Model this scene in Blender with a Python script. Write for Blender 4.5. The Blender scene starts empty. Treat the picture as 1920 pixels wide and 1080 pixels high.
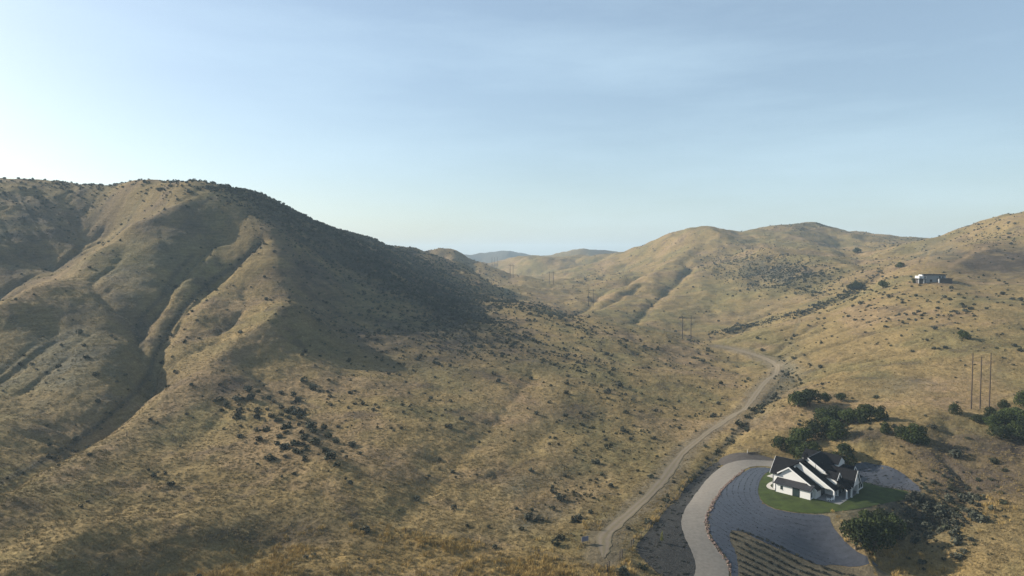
import bpy, bmesh, math, random
import numpy as np
from mathutils import Vector, Matrix
from mathutils.geometry import delaunay_2d_cdt

R = math.radians
rnd = random.Random(7)
rng = np.random.default_rng(11)
sc = bpy.context.scene
col = sc.collection

# ------------------------------------------------------------------ camera
F, PIT, CZ = 1280.0, math.atan(60 / 1280.0), 70.0
cd = bpy.data.cameras.new('camera'); cd.lens = 24; cd.sensor_width = 36
cd.clip_start = 0.5; cd.clip_end = 40000
cam = bpy.data.objects.new('camera', cd); col.objects.link(cam)
cam.location = (0, 0, CZ); cam.rotation_euler = (math.pi / 2 - PIT, 0, 0)
sc.camera = cam

# ------------------------------------------------------------------ sky, sun, exposure
SUN_AZ, SUN_EL = -70.0, 25.5           # degrees clockwise from the view axis, elevation
w = bpy.data.worlds.new('World'); sc.world = w; w.use_nodes = True
nt = w.node_tree; nt.nodes.clear()
sky = nt.nodes.new('ShaderNodeTexSky'); sky.sky_type = 'NISHITA'; sky.sun_disc = False
sky.sun_elevation = R(SUN_EL); sky.sun_rotation = R(SUN_AZ)
sky.altitude = 900; sky.air_density = 1.15; sky.dust_density = 2.5; sky.ozone_density = 1.7
bg = nt.nodes.new('ShaderNodeBackground'); bg.inputs[1].default_value = 0.072
wo = nt.nodes.new('ShaderNodeOutputWorld')
# faint cirrus veil, the same over the whole dome
tc = nt.nodes.new('ShaderNodeTexCoord')
mp = nt.nodes.new('ShaderNodeMapping'); mp.inputs['Scale'].default_value = (1.2, 0.8, 7.0)
mp.inputs['Rotation'].default_value = (0.25, 0.22, 0.4)
cn = nt.nodes.new('ShaderNodeTexNoise'); cn.inputs['Scale'].default_value = 1.7
cn.inputs['Detail'].default_value = 7; cn.inputs['Roughness'].default_value = 0.55
cr = nt.nodes.new('ShaderNodeMapRange'); cr.inputs[1].default_value = 0.42; cr.inputs[2].default_value = 0.8
cr.inputs[3].default_value = 0.22; cr.inputs[4].default_value = 0.46
mx = nt.nodes.new('ShaderNodeMix'); mx.data_type = 'RGBA'; mx.inputs[7].default_value = (5.7, 7.4, 8.5, 1)
nt.links.new(tc.outputs['Generated'], mp.inputs[0]); nt.links.new(mp.outputs[0], cn.inputs[0])
nt.links.new(cn.outputs[0], cr.inputs[0]); nt.links.new(cr.outputs[0], mx.inputs[0])
nt.links.new(sky.outputs[0], mx.inputs[6]); nt.links.new(mx.outputs[2], bg.inputs[0])
nt.links.new(bg.outputs[0], wo.inputs[0])

sd = bpy.data.lights.new('sun', 'SUN'); sd.energy = 5.0; sd.angle = R(0.6); sd.color = (1, 0.91, 0.77)
sun = bpy.data.objects.new('sun', sd); col.objects.link(sun)
sv = Vector((math.sin(R(SUN_AZ)) * math.cos(R(SUN_EL)), math.cos(R(SUN_AZ)) * math.cos(R(SUN_EL)), math.sin(R(SUN_EL))))
sun.rotation_euler = sv.to_track_quat('Z', 'Y').to_euler()
sc.view_settings.view_transform = 'Standard'; sc.view_settings.look = 'None'
sc.view_settings.exposure = 0.95; sc.view_settings.gamma = 1.0
sc.render.engine = 'CYCLES'
sc.cycles.max_bounces = 4; sc.cycles.diffuse_bounces = 2; sc.cycles.glossy_bounces = 2
sc.cycles.transmission_bounces = 2; sc.cycles.volume_bounces = 0; sc.cycles.transparent_max_bounces = 4
sc.cycles.use_denoising = True; sc.cycles.denoising_prefilter = 'NONE'

# ------------------------------------------------------------------ helpers
def nodes_mat(name):
    m = bpy.data.materials.new(name); m.use_nodes = True
    t = m.node_tree; t.nodes.clear()
    o = t.nodes.new('ShaderNodeOutputMaterial'); b = t.nodes.new('ShaderNodeBsdfPrincipled')
    t.links.new(b.outputs[0], o.inputs[0])
    b.inputs['Roughness'].default_value = 0.9
    b.inputs['Specular IOR Level'].default_value = 0.15
    return m, t, b

def simple_mat(name, c, rough=0.85, var=0.25, scale=2.0, metal=0.0, spec=0.2, bump=0.0, obj_var=0.0, bscale=None):
    """colour with procedural variation (noise in object space) and, optionally, per-instance variation"""
    m, t, b = nodes_mat(name)
    b.inputs['Roughness'].default_value = rough; b.inputs['Metallic'].default_value = metal
    b.inputs['Specular IOR Level'].default_value = spec
    g = t.nodes.new('ShaderNodeNewGeometry')
    n = t.nodes.new('ShaderNodeTexNoise'); n.inputs['Scale'].default_value = scale; n.inputs['Detail'].default_value = 5
    t.links.new(g.outputs['Position'], n.inputs['Vector'])
    r = t.nodes.new('ShaderNodeMapRange'); r.inputs[1].default_value = 0.25; r.inputs[2].default_value = 0.75
    r.inputs[3].default_value = 1 - var; r.inputs[4].default_value = 1 + var
    t.links.new(n.outputs[0], r.inputs[0])
    val = r.outputs[0]
    if obj_var:
        oi = t.nodes.new('ShaderNodeObjectInfo')
        r2 = t.nodes.new('ShaderNodeMapRange'); r2.inputs[3].default_value = 1 - obj_var; r2.inputs[4].default_value = 1 + obj_var
        t.links.new(oi.outputs['Random'], r2.inputs[0])
        mu = t.nodes.new('ShaderNodeMath'); mu.operation = 'MULTIPLY'
        t.links.new(val, mu.inputs[0]); t.links.new(r2.outputs[0], mu.inputs[1]); val = mu.outputs[0]
    v = t.nodes.new('ShaderNodeVectorMath'); v.operation = 'SCALE'; v.inputs[0].default_value = c[:3]
    t.links.new(val, v.inputs['Scale']); t.links.new(v.outputs[0], b.inputs['Base Color'])
    if bump:
        n2 = t.nodes.new('ShaderNodeTexNoise'); n2.inputs['Scale'].default_value = bscale or scale * 3; n2.inputs['Detail'].default_value = 4
        t.links.new(g.outputs['Position'], n2.inputs['Vector'])
        bp = t.nodes.new('ShaderNodeBump'); bp.inputs['Distance'].default_value = bump; bp.inputs['Strength'].default_value = 1
        t.links.new(n2.outputs[0], bp.inputs['Height']); t.links.new(bp.outputs[0], b.inputs['Normal'])
    return m

def tag(o, label=None, cat=None, group=None, kind=None):
    if label: o['label'] = label
    if cat: o['category'] = cat
    if group: o['group'] = group
    if kind: o['kind'] = kind
    return o

def mesh_obj(name, me, mat=None, parent=None, loc=None, rz=None):
    o = bpy.data.objects.new(name, me); col.objects.link(o)
    if mat and not me.materials: me.materials.append(mat)
    if parent: o.parent = parent
    if loc is not None: o.location = loc
    if rz is not None: o.rotation_euler = (0, 0, rz)
    return o

def from_py(name, v, f, mat=None, smooth=False):
    me = bpy.data.meshes.new(name); me.from_pydata([tuple(map(float, p)) for p in v], [], [tuple(map(int, q)) for q in f]); me.update()
    if mat: me.materials.append(mat)
    if smooth: me.polygons.foreach_set('use_smooth', [True] * len(me.polygons))
    return me

def empty(name, loc, rz=0):
    o = bpy.data.objects.new(name, None); col.objects.link(o); o.location = loc; o.rotation_euler = (0, 0, rz)
    o.empty_display_size = 0.5
    return o

class MB:
    """collects boxes, slabs and tubes into one mesh"""
    def __init__(s): s.v, s.f = [], []
    def box(s, x0, x1, y0, y1, z0, z1):
        b = len(s.v)
        s.v += [(x, y, z) for z in (z0, z1) for x, y in ((x0, y0), (x1, y0), (x1, y1), (x0, y1))]
        s.f += [tuple(b + i for i in q) for q in ((3, 2, 1, 0), (4, 5, 6, 7), (0, 1, 5, 4), (1, 2, 6, 5), (2, 3, 7, 6), (3, 0, 4, 7))]
        return s
    def prism(s, pts, off):
        """polygon pts (3-D) extruded by vector off"""
        b, n = len(s.v), len(pts)
        s.v += [tuple(p) for p in pts] + [tuple(p[i] + off[i] for i in range(3)) for p in pts]
        s.f += [tuple(b + i for i in range(n)), tuple(b + n + i for i in reversed(range(n)))]
        s.f += [(b + i, b + (i + 1) % n, b + n + (i + 1) % n, b + n + i) for i in range(n)]
        return s
    def tube(s, pts, rad, n=6):
        pts = [Vector(p) for p in pts]; b0 = len(s.v)
        for k, p in enumerate(pts):
            d = (pts[min(k + 1, len(pts) - 1)] - pts[max(k - 1, 0)]).normalized()
            a = d.orthogonal().normalized(); c = d.cross(a)
            r = rad[k] if hasattr(rad, '__len__') else rad
            s.v += [tuple(p + r * (math.cos(t) * a + math.sin(t) * c)) for t in (2 * math.pi * i / n for i in range(n))]
        for k in range(len(pts) - 1):
            for i in range(n):
                j = (i + 1) % n
                s.f.append((b0 + k * n + i, b0 + k * n + j, b0 + (k + 1) * n + j, b0 + (k + 1) * n + i))
        s.f.append(tuple(b0 + i for i in reversed(range(n)))); e = b0 + (len(pts) - 1) * n
        s.f.append(tuple(e + i for i in range(n)))
        return s
    def mesh(s, name, mat=None, bevel=0.0):
        me = from_py(name, s.v, s.f, mat)
        bm = bmesh.new(); bm.from_mesh(me); bmesh.ops.recalc_face_normals(bm, faces=bm.faces)
        if bevel: bmesh.ops.bevel(bm, geom=bm.edges[:], offset=bevel, segments=1, affect='EDGES')
        bm.to_mesh(me); bm.free()
        return me
    def build(s, name, mat, parent=None, bevel=0.0, loc=None, rz=None):
        return mesh_obj(name, s.mesh(name, mat, bevel), mat, parent, loc, rz)

# ------------------------------------------------------------------ noise
_perm = rng.permutation(512)
_ang = rng.random(512) * 2 * np.pi
_gx, _gy = np.cos(_ang), np.sin(_ang)
def perlin(x, y, s=0):
    x = np.asarray(x, float) + s * 17.13; y = np.asarray(y, float) - s * 9.71
    xi = np.floor(x).astype(int); yi = np.floor(y).astype(int); fx, fy = x - xi, y - yi
    def g(i, j, dx, dy):
        h = _perm[(_perm[i & 511] + j) & 511]
        return _gx[h] * dx + _gy[h] * dy
    u = fx * fx * fx * (fx * (fx * 6 - 15) + 10); v = fy * fy * fy * (fy * (fy * 6 - 15) + 10)
    a = g(xi, yi, fx, fy); b = g(xi + 1, yi, fx - 1, fy); c = g(xi, yi + 1, fx, fy - 1); d = g(xi + 1, yi + 1, fx - 1, fy - 1)
    return (a + (b - a) * u + (c - a) * v + (a - b - c + d) * u * v) * 1.5
def fbm(x, y, o=4, s=0, gain=0.5):
    t, a = 0, 1
    for k in range(o):
        t = t + a * perlin(x * 2 ** k, y * 2 ** k, s + k * 3); a *= gain
    return t
def sstep(a, b, x):
    t = np.clip((x - a) / (b - a), 0, 1); return t * t * (3 - 2 * t)

# ------------------------------------------------------------------ terrain: relief survey -> surface
def pix(px, py):
    """pixel (1920 x 1080) -> lateral and vertical slope of its ray"""
    xc, yc = (np.asarray(px, float) - 960) / F, -(np.asarray(py, float) - 540) / F
    k = yc * math.sin(PIT) + math.cos(PIT)
    return xc / k, (yc * math.cos(PIT) - math.sin(PIT)) / k
def unpix(a, e):
    """slopes -> pixel"""
    k = math.cos(PIT) - e * math.sin(PIT)
    return 960 + F * a / k, 540 - F * (e * math.cos(PIT) + math.sin(PIT)) / k

SKY = [(-700, 400, 560), (-400, 372, 540), (-200, 345, 540), (0, 337, 540), (100, 344, 550), (180, 348, 555), (250, 345, 520), (330, 351, 490),
       (400, 355, 490), (450, 360, 495), (500, 373, 510), (560, 399, 545), (620, 424, 590), (680, 448, 650), (740, 464, 720), (790, 474, 790)]
SKY2 = [(800, 474, 1040), (845, 474, 1050), (880, 485, 1040), (915, 498, 1010), (945, 512, 985)]
SKY3 = [(1160, 473, 1500), (1195, 461, 1330), (1250, 441, 1180), (1310, 431, 1120), (1350, 433, 1120), (1390, 437, 1130), (1440, 426, 1230),
        (1500, 418, 1260), (1540, 421, 1260), (1580, 435, 1280), (1640, 443, 1330), (1720, 448, 1300),
        (1790, 432, 820), (1870, 409, 780), (1920, 398, 760), (2100, 380, 740), (2500, 400, 740)]
SKY4 = [(870, 480, 3000), (905, 477, 3100), (945, 473, 3200), (990, 478, 3200), (1030, 485, 3100),
        (1045, 483, 2100), (1075, 471, 2150), (1110, 465, 2200), (1140, 470, 2200), (1175, 478, 2300)]
CP = [  # near field, left hill face
    (-700, 900, 150), (-700, 620, 270), (-300, 1000, 130), (-300, 720, 235), (-300, 560, 330),
    (0, 1079, 121), (0, 960, 150), (0, 900, 176), (0, 800, 212), (0, 700, 261), (0, 580, 302),
    (0, 592, 352), (0, 545, 386), (0, 470, 426), (0, 400, 474), (-150, 500, 372), (100, 505, 428), (100, 430, 474), (150, 465, 462), (180, 395, 515), (205, 435, 490),
    (80, 540, 335), (170, 490, 385), (250, 432, 432), (330, 392, 462), (300, 470, 396), (230, 505, 372), (280, 540, 348), (200, 560, 334), (100, 620, 294), (370, 470, 412),
    (200, 640, 284), (200, 720, 246), (100, 780, 226), (290, 660, 284), (262, 730, 250), (180, 800, 220), (340, 585, 332), (400, 520, 390), (470, 465, 432),
    (420, 420, 455), (400, 380, 470), (500, 440, 445), (520, 500, 405), (450, 560, 366), (400, 630, 318), (545, 600, 338), (480, 640, 308), (400, 690, 280),
    (300, 770, 238), (200, 830, 208), (100, 890, 178), (300, 860, 196), (200, 950, 160), (150, 1030, 136), (300, 1000, 146), (300, 1075, 130),
    (450, 780, 236), (450, 880, 190), (450, 980, 156), (500, 1060, 137), (640, 500, 480), (620, 580, 390), (650, 680, 305), (600, 760, 250), (600, 860, 200), (640, 960, 164),
    (740, 520, 540), (760, 600, 420), (800, 500, 640), (850, 545, 575), (840, 620, 405), (900, 610, 440), (940, 630, 415), (780, 690, 312), (870, 700, 308), (760, 790, 240), (760, 880, 195), (780, 970, 163), (780, 1070, 140),
    (960, 570, 530), (1000, 640, 400), (1060, 590, 505), (1160, 606, 490), (1240, 622, 485), (1285, 637, 505), (960, 700, 318), (960, 800, 245), (960, 900, 199), (960, 1000, 162), (960, 1078, 141),
    (1100, 660, 390), (1100, 740, 296), (1100, 840, 230), (1080, 920, 194), (1130, 1012, 158), (1120, 1078, 142), (1200, 700, 350), (1220, 780, 276), (1240, 900, 203), (1210, 1000, 163), (1230, 1075, 146),
    (1250, 655, 440), (1300, 830, 244), (1320, 700, 362), (1390, 770, 292), (1455, 700, 374), (1460, 684, 398), (1380, 655, 450),
    # valley behind the spur
    (1060, 578, 690), (1106, 575, 674), (1150, 592, 610), (1220, 612, 560), (1032, 532, 931), (956, 521, 1060), (935, 508, 1250), (985, 545, 850), (940, 550, 860), (900, 545, 900), (860, 520, 960), (830, 495, 1010), (960, 515, 1150), (1000, 505, 1400),
    (1000, 495, 1900), (1080, 488, 1800), (1060, 500, 1400), (1130, 492, 1350), (1120, 520, 1000), (1180, 550, 780), (1180, 500, 1120), (1230, 580, 660), (1240, 540, 800), (1250, 480, 1060),
    (1300, 560, 690), (1300, 490, 950), (1330, 620, 555), (1400, 600, 600), (1400, 540, 720), (1400, 470, 980), (1480, 470, 900), (1480, 530, 680), (1500, 580, 570), (1560, 520, 660), (1580, 480, 820), (1620, 510, 640), (1640, 470, 900),
    (1560, 572, 545), (1660, 520, 580), (1700, 480, 760), (1720, 500, 560), (1800, 470, 620), (1900, 470, 600), (1900, 430, 700), (1840, 445, 720),
    # right-hand slope
    (1345, 640, 500), (1420, 625, 470), (1480, 612, 470), (1540, 600, 470), (1600, 570, 480), (1650, 545, 490), (1740, 530, 470), (1820, 530, 468), (1920, 532, 460), (2100, 540, 440), (1920, 515, 500), (1820, 515, 505),
    (1500, 660, 390), (1560, 640, 395), (1700, 600, 390), (1800, 640, 325), (1900, 640, 318), (1650, 680, 320), (1550, 710, 310), (1750, 720, 272), (1480, 700, 350), (2200, 650, 300), (2200, 850, 190),
    (1500, 748, 268), (1580, 748, 268), (1650, 752, 258), (1820, 766, 235), (1900, 770, 230), (1450, 790, 252), (1420, 760, 284), (1480, 835, 230), (1560, 800, 240), (1620, 820, 222), (1700, 830, 215), (1780, 830, 210), (1900, 840, 208),
    (1380, 830, 234), (1310, 880, 214), (1400, 866, 218), (1450, 862, 222), (1500, 900, 201), (1560, 870, 217), (1640, 870, 213), (1700, 895, 203), (1730, 922, 191),
    (1440, 945, 183), (1530, 952, 179), (1400, 920, 193), (1340, 940, 182), (1280, 960, 176), (1330, 1000, 164), (1290, 1070, 148), (1360, 1075, 148), (1480, 1000, 168), (1480, 1075, 154), (1560, 1000, 172), (1640, 1065, 158),
    (1640, 960, 180), (1700, 935, 188), (1700, 1000, 172), (1640, 1000, 172), (1780, 940, 184), (1780, 1010, 166), (1780, 1075, 152), (1860, 900, 193), (1900, 960, 174), (1900, 1060, 150), (1860, 850, 205), (2200, 1060, 140),
    (0, 1500, 70), (960, 1500, 76), (1900, 1500, 76), (-700, 1500, 66), (2600, 1500, 70), (960, 2600, 36), (0, 2600, 34), (1900, 2600, 36), (-700, 2600, 32), (2600, 2600, 34),
]
pts = list(CP)
for L, gap in ((SKY, 1.0), (SKY2, 1.0), (SKY3, 1.0), (SKY4, 0.5)):
    for (x, y, d) in L:
        pts += [(x, y, d), (x, y + 16 * gap, d * 1.14), (x, y + (45 if d < 600 else 24) * gap, d * 1.38)]
for x in range(-1500, 3500, 500): pts.append((x, 496, 5600))
for x, y in ((-1500, 430), (3400, 430)): pts += [(x, y, 620), (x, 640, 260), (x, 1000, 120)]
for x in (0, 250, 500, 700): pts.append((x, 470, 1300))
for x in (0, 400, 700): pts.append((x, 488, 2500))
for x in (1300, 1600, 1900, 2300): pts += [(x, 482, 2600)]
pts = np.array(pts, float)
ca, ce = pix(pts[:, 0], pts[:, 1]); cb = np.log(pts[:, 2])
def tps_k(r2): return np.where(r2 > 1e-12, r2 * np.log(np.maximum(r2, 1e-12)), 0) * 0.5
n = len(pts)
K = tps_k((ca[:, None] - ca[None]) ** 2 + (cb[:, None] - cb[None]) ** 2) + np.eye(n) * 2e-4
P = np.stack([np.ones(n), ca, cb], 1)
S = np.linalg.solve(np.block([[K, P], [P.T, np.zeros((3, 3))]]), np.concatenate([ce, np.zeros(3)]))

def seg(a, b, k): return list(np.linspace(a, b, k, endpoint=False))
GA = np.array(seg(-1.7, -0.84, 80) + seg(-0.84, 0.84, 860) + list(np.linspace(0.84, 1.7, 81)))
GB = np.array(seg(math.log(32), math.log(100), 50) + seg(math.log(100), math.log(330), 330) + seg(math.log(330), math.log(760), 260)
              + seg(math.log(760), math.log(1600), 130) + list(np.linspace(math.log(1600), math.log(5600), 70)))
NA, NB = len(GA), len(GB)
A2, B2 = np.meshgrid(GA, GB)          # rows = distance
# thin-plate surface on a coarser lattice, then cubic-smooth upsampling by evaluation in chunks
E = np.empty(A2.size); af, bf = A2.ravel(), B2.ravel()
for i in range(0, af.size, 20000):
    x, y = af[i:i + 20000], bf[i:i + 20000]
    E[i:i + 20000] = tps_k((x[:, None] - ca) ** 2 + (y[:, None] - cb) ** 2) @ S[:n] + S[n] + S[n + 1] * x + S[n + 2] * y
E = E.reshape(A2.shape)
GY = np.exp(B2); GX = A2 * GY; Z = CZ + E * GY

def fidx(arr, v):
    i = np.clip(np.searchsorted(arr, v) - 1, 0, len(arr) - 2)
    return i, np.clip((v - arr[i]) / (arr[i + 1] - arr[i]), 0, 1)
def bil(G, a, b):
    i, fa = fidx(GA, a); j, fb = fidx(GB, b)
    return (G[j, i] * (1 - fa) + G[j, i + 1] * fa) * (1 - fb) + (G[j + 1, i] * (1 - fa) + G[j + 1, i + 1] * fa) * fb
def H(x, y):
    return bil(Z, np.asarray(x) / np.asarray(y), np.log(y))
def W(px, py, dmin=60):
    """ground point seen at a pixel (first hit of its ray)"""
    a, e = pix(px, py); a, e = float(a), float(e)
    i, fa = fidx(GA, a)
    zc = (Z[:, i] * (1 - fa) + Z[:, i + 1] * fa); d = np.exp(GB); ec = (zc - CZ) / d
    k0 = np.searchsorted(d, dmin)
    k = np.nonzero(ec[k0:] >= e)[0]
    if len(k) == 0:
        k = int(np.argmax(ec[k0:])) + k0; return Vector((a * d[k], d[k], zc[k]))
    k = max(int(k[0]) + k0, 1); t = (e - ec[k - 1]) / max(ec[k] - ec[k - 1], 1e-9); t = min(max(t, 0), 1)
    dd = d[k - 1] + t * (d[k] - d[k - 1])
    return Vector((a * dd, dd, float(H(a * dd, dd))))

def poly_dist(line, X, Y):
    best = np.full(X.shape, 1e9)
    for (x0, y0), (x1, y1) in zip(line[:-1], line[1:]):
        dx, dy = x1 - x0, y1 - y0; L = dx * dx + dy * dy + 1e-9
        t = np.clip(((X - x0) * dx + (Y - y0) * dy) / L, 0, 1)
        best = np.minimum(best, (X - x0 - t * dx) ** 2 + (Y - y0 - t * dy) ** 2)
    return np.sqrt(best)
def wline(pl): return [tuple(W(x, y)[:2]) for x, y in pl]
def near_line(line, pad):
    xs, ys = [p[0] for p in line], [p[1] for p in line]
    return (GX > min(xs) - pad) & (GX < max(xs) + pad) & (GY > min(ys) - pad) & (GY < max(ys) + pad)

G_MAIN = [(490, 458), (440, 500), (400, 524), (360, 560), (335, 590), (310, 630), (290, 665), (280, 700), (255, 735), (215, 770), (180, 800), (120, 845), (60, 875), (0, 905), (-60, 940)]
FEAT = [  # polyline in the picture, height (+ ridge, - gully), half-width in metres
    (G_MAIN, -8.0, 11), ([(420, 440), (360, 480), (330, 510), (300, 560), (268, 590), (255, 620), (268, 655), (282, 690)], -6.0, 10),
    ([(330, 400), (250, 436), (170, 494), (80, 546), (0, 586), (-80, 630)], 4.0, 12),
    ([(400, 462), (352, 525), (312, 590), (278, 640)], 3.6, 11),
    ([(505, 450), (450, 500), (410, 545), (370, 590), (330, 640)], 4.5, 13),
    ([(555, 600), (480, 640), (420, 680), (370, 715), (310, 765), (200, 835), (100, 895), (0, 968)], 5.5, 15),
    ([(440, 400), (500, 447), (535, 520), (545, 600)], 4.0, 20),
    ([(560, 480), (610, 560), (640, 640), (640, 720)], -3.0, 18),
    ([(640, 470), (720, 540), (800, 590), (890, 620)], 6.0, 20),
    ([(640, 620), (760, 680), (850, 720)], -2.5, 16), ([(600, 680), (700, 740), (760, 800)], 2.5, 16),
    ([(430, 730), (500, 770), (560, 830), (610, 880)], 3.0, 13), ([(470, 700), (560, 760), (640, 850)], -2.0, 10),
    ([(230, 1085), (320, 1062), (420, 1050), (520, 1010)], -3.0, 9), ([(60, 1080), (140, 1030), (220, 1000), (330, 992)], 2.2, 8),
    ([(1000, 700), (930, 790), (860, 860), (760, 950)], -1.6, 8), ([(1040, 800), (960, 870), (880, 930)], -1.0, 6),
    # creek beside the road
    ([(1470, 690), (1500, 715), (1450, 740), (1400, 795), (1340, 860), (1270, 930)], -1.8, 5),
    # valley on the right
    ([(1650, 512), (1580, 556), (1500, 588), (1420, 608), (1330, 628)], -5.0, 12),
    ([(1300, 500), (1285, 515), (1250, 545), (1205, 590), (1185, 603)], -4.0, 7),
    ([(1215, 510), (1130, 550), (1040, 588)], -4.0, 7), ([(1200, 545), (1110, 580)], -3.0, 6),
    ([(1330, 440), (1400, 470), (1480, 490), (1590, 500)], 7.0, 26), ([(1300, 470), (1240, 510), (1160, 560)], 5.0, 22),
    ([(1420, 520), (1500, 530), (1560, 540)], -5.0, 20), ([(1570, 440), (1600, 470), (1620, 500)], -5.0, 22),
    ([(905, 480), (935, 500), (970, 512)], -10, 50), ([(950, 474), (985, 490), (1005, 498)], 14, 70),
    ([(845, 476), (880, 510), (905, 535)], 5, 20), ([(880, 490), (925, 530), (945, 548)], -5, 14),
    # ravine right of the house
    ([(1780, 800), (1830, 870), (1800, 940), (1740, 990), (1720, 1060)], -2.5, 12), ([(1900, 880), (1860, 960), (1800, 1030)], 2.0, 10),
]
lines = [(wline(p), h, wd) for p, h, wd in FEAT]
wob = fbm(GX / 35, GY / 35, 2, 40) * 5
for ln, h, wd in lines:
    m = near_line(ln, wd * 3.2)
    dd = np.abs(poly_dist(ln, GX[m], GY[m]) + wob[m] * min(1, wd / 12) * 0.45)
    k = 1.25 if h < 0 else 1.6
    Z[m] += h * np.exp(-(dd / wd) ** k)

# house frame: u runs along the porch front, v towards the back
PHI = R(44.0); HC = np.array([80.6, 181.6]); HZ = 4.0
EU = np.array([math.cos(PHI), math.sin(PHI)]); EV = np.array([-math.sin(PHI), math.cos(PHI)])
def house_uv(x, y): return (x - HC[0]) * EU[0] + (y - HC[1]) * EU[1], (x - HC[0]) * EV[0] + (y - HC[1]) * EV[1]
U, V = house_uv(GX, GY)
pad = np.maximum(np.maximum(-3 - U, U - 24), np.maximum(-10 - V, V - 15))      # distance outside the pad
padm = 1 - sstep(0, 14, pad)
ROAD = [(1131, 1046), (1133, 1026), (1130, 1008), (1150, 988), (1180, 962), (1212, 934), (1240, 904), (1262, 872), (1290, 838), (1330, 808), (1368, 786), (1400, 762), (1420, 735), (1440, 712), (1458, 696), (1458, 684), (1440, 673), (1405, 662), (1372, 653), (1340, 648)]
DRIVE = [(1338, 1084), (1318, 1040), (1300, 990), (1310, 950), (1335, 915), (1368, 886), (1405, 872), (1450, 867)]
rl, dl = wline(ROAD), wline(DRIVE)
# ------------------------------------------------------------------ drainage: runoff followed downhill on a coarse grid, cut into the slopes
def drain(x0, x1, y0, y1, step, a0, cut, its=4):
    xs, ys = np.arange(x0, x1, step), np.arange(y0, y1, step); X, Y = np.meshgrid(xs, ys)
    h = H(X, Y) + fbm(X / (11 * step), Y / (11 * step), 3, 140) * step * 0.55
    ny, nx = h.shape; I = np.arange(ny * nx).reshape(ny, nx); tot = np.zeros_like(h)
    gy_, gx_ = np.gradient(h, step); steep = sstep(.08, .26, np.hypot(gx_, gy_))
    for it in range(its):
        hp = np.pad(h, 1, constant_values=1e9); best = np.full(h.shape, 0.0); tgt = -np.ones(h.shape, int)
        for dy in (-1, 0, 1):
            for dx in (-1, 0, 1):
                if dx == 0 and dy == 0: continue
                s_ = (h - hp[1 + dy:1 + dy + ny, 1 + dx:1 + dx + nx]) / math.hypot(dx, dy)
                m_ = s_ > best; best[m_] = s_[m_]; tgt[m_] = (I + dy * nx + dx)[m_]
        acc = [1.0] * (ny * nx); tg = tgt.ravel().tolist()
        for k in np.argsort(-h.ravel()).tolist():
            if tg[k] >= 0: acc[tg[k]] += acc[k]
        v = np.clip(np.log(np.array(acc).reshape(ny, nx) * step * step / a0), 0, 4.2)
        q = np.pad(v, 1, mode='edge'); v = (4 * v + q[:-2, 1:-1] + q[2:, 1:-1] + q[1:-1, :-2] + q[1:-1, 2:]) / 8
        h = h - v * steep * cut / its; tot += v / its
    v = tot
    gy_, gx_ = np.gradient(H(X, Y), step); v = v * sstep(.10, .28, np.hypot(gx_, gy_))
    edge = np.minimum(np.minimum(X - x0, x1 - X), np.minimum(Y - y0, y1 - Y)); v = v * sstep(0, 12 * step, edge)
    out = np.zeros_like(Z); m_ = (GX > x0) & (GX < xs[-1] - 1e-3) & (GY > y0) & (GY < ys[-1] - 1e-3)
    fx, fy = (GX[m_] - x0) / step, (GY[m_] - y0) / step; i_, j_ = fx.astype(int), fy.astype(int); fx -= i_; fy -= j_
    i2, j2 = np.minimum(i_ + 1, nx - 1), np.minimum(j_ + 1, ny - 1)
    out[m_] = (v[j_, i_] * (1 - fx) + v[j_, i2] * fx) * (1 - fy) + (v[j2, i_] * (1 - fx) + v[j2, i2] * fx) * fy
    return out, out * cut
calm = np.ones_like(Z)
for ln, r0, r1 in ((rl, 3, 9), (dl, 6, 16)):
    m = near_line(ln, r1 + 2); calm[m] = np.minimum(calm[m], sstep(r0, r1, poly_dist(ln, GX[m], GY[m])))
bedc = np.array(W(1450, 985)[:2]); calm = np.minimum(calm, np.maximum(sstep(24, 45, np.hypot(GX - bedc[0], GY - bedc[1])), 0))
calm = np.minimum(calm, 1 - padm)
RUN1, c1 = drain(-430, 330, 105, 640, 2.5, 110, 1.05); RUN2, c2 = drain(-300, 1000, 560, 1700, 6, 700, 1.8)
RUN = np.maximum(RUN1, RUN2); Z -= calm * np.maximum(c1, c2)
far = sstep(250, 900, GY)
Z += calm * (fbm(GX / 42, GY / 42, 3, 1) * (0.9 + 2.2 * far) + fbm(GX / 11, GY / 11, 3, 5) * 0.42 + fbm(GX / 2.6, GY / 2.6, 2, 9) * 0.16 * (1 - far))
# downhill-draining rills: noise stretched along the fall line of the hills
Z += calm * far * fbm(GX / 120, GY / 120, 3, 13) * 5
Z = Z * (1 - padm) + HZ * padm
E = (Z - CZ) / GY
PX, PY = unpix(A2, E)                                     # where each ground point shows in the picture
runmax = np.maximum.accumulate(E, axis=0); VIS = (E >= runmax - 0.0035) & (PX > -40) & (PX < 1960) & (PY < 1110)

# ------------------------------------------------------------------ ground cover
def blob(x, y, rx, ry, rot=0, X=None, Y=None):
    X = PX if X is None else X; Y = PY if Y is None else Y
    c, s = math.cos(R(rot)), math.sin(R(rot)); dx, dy = X - x, Y - y
    return np.exp(-(((dx * c + dy * s) / rx) ** 2 + ((-dx * s + dy * c) / ry) ** 2))
def pline(pl, wd):
    """closeness to a line drawn in the picture"""
    return np.exp(-(poly_dist(pl, PX, PY) / wd) ** 2)

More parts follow.
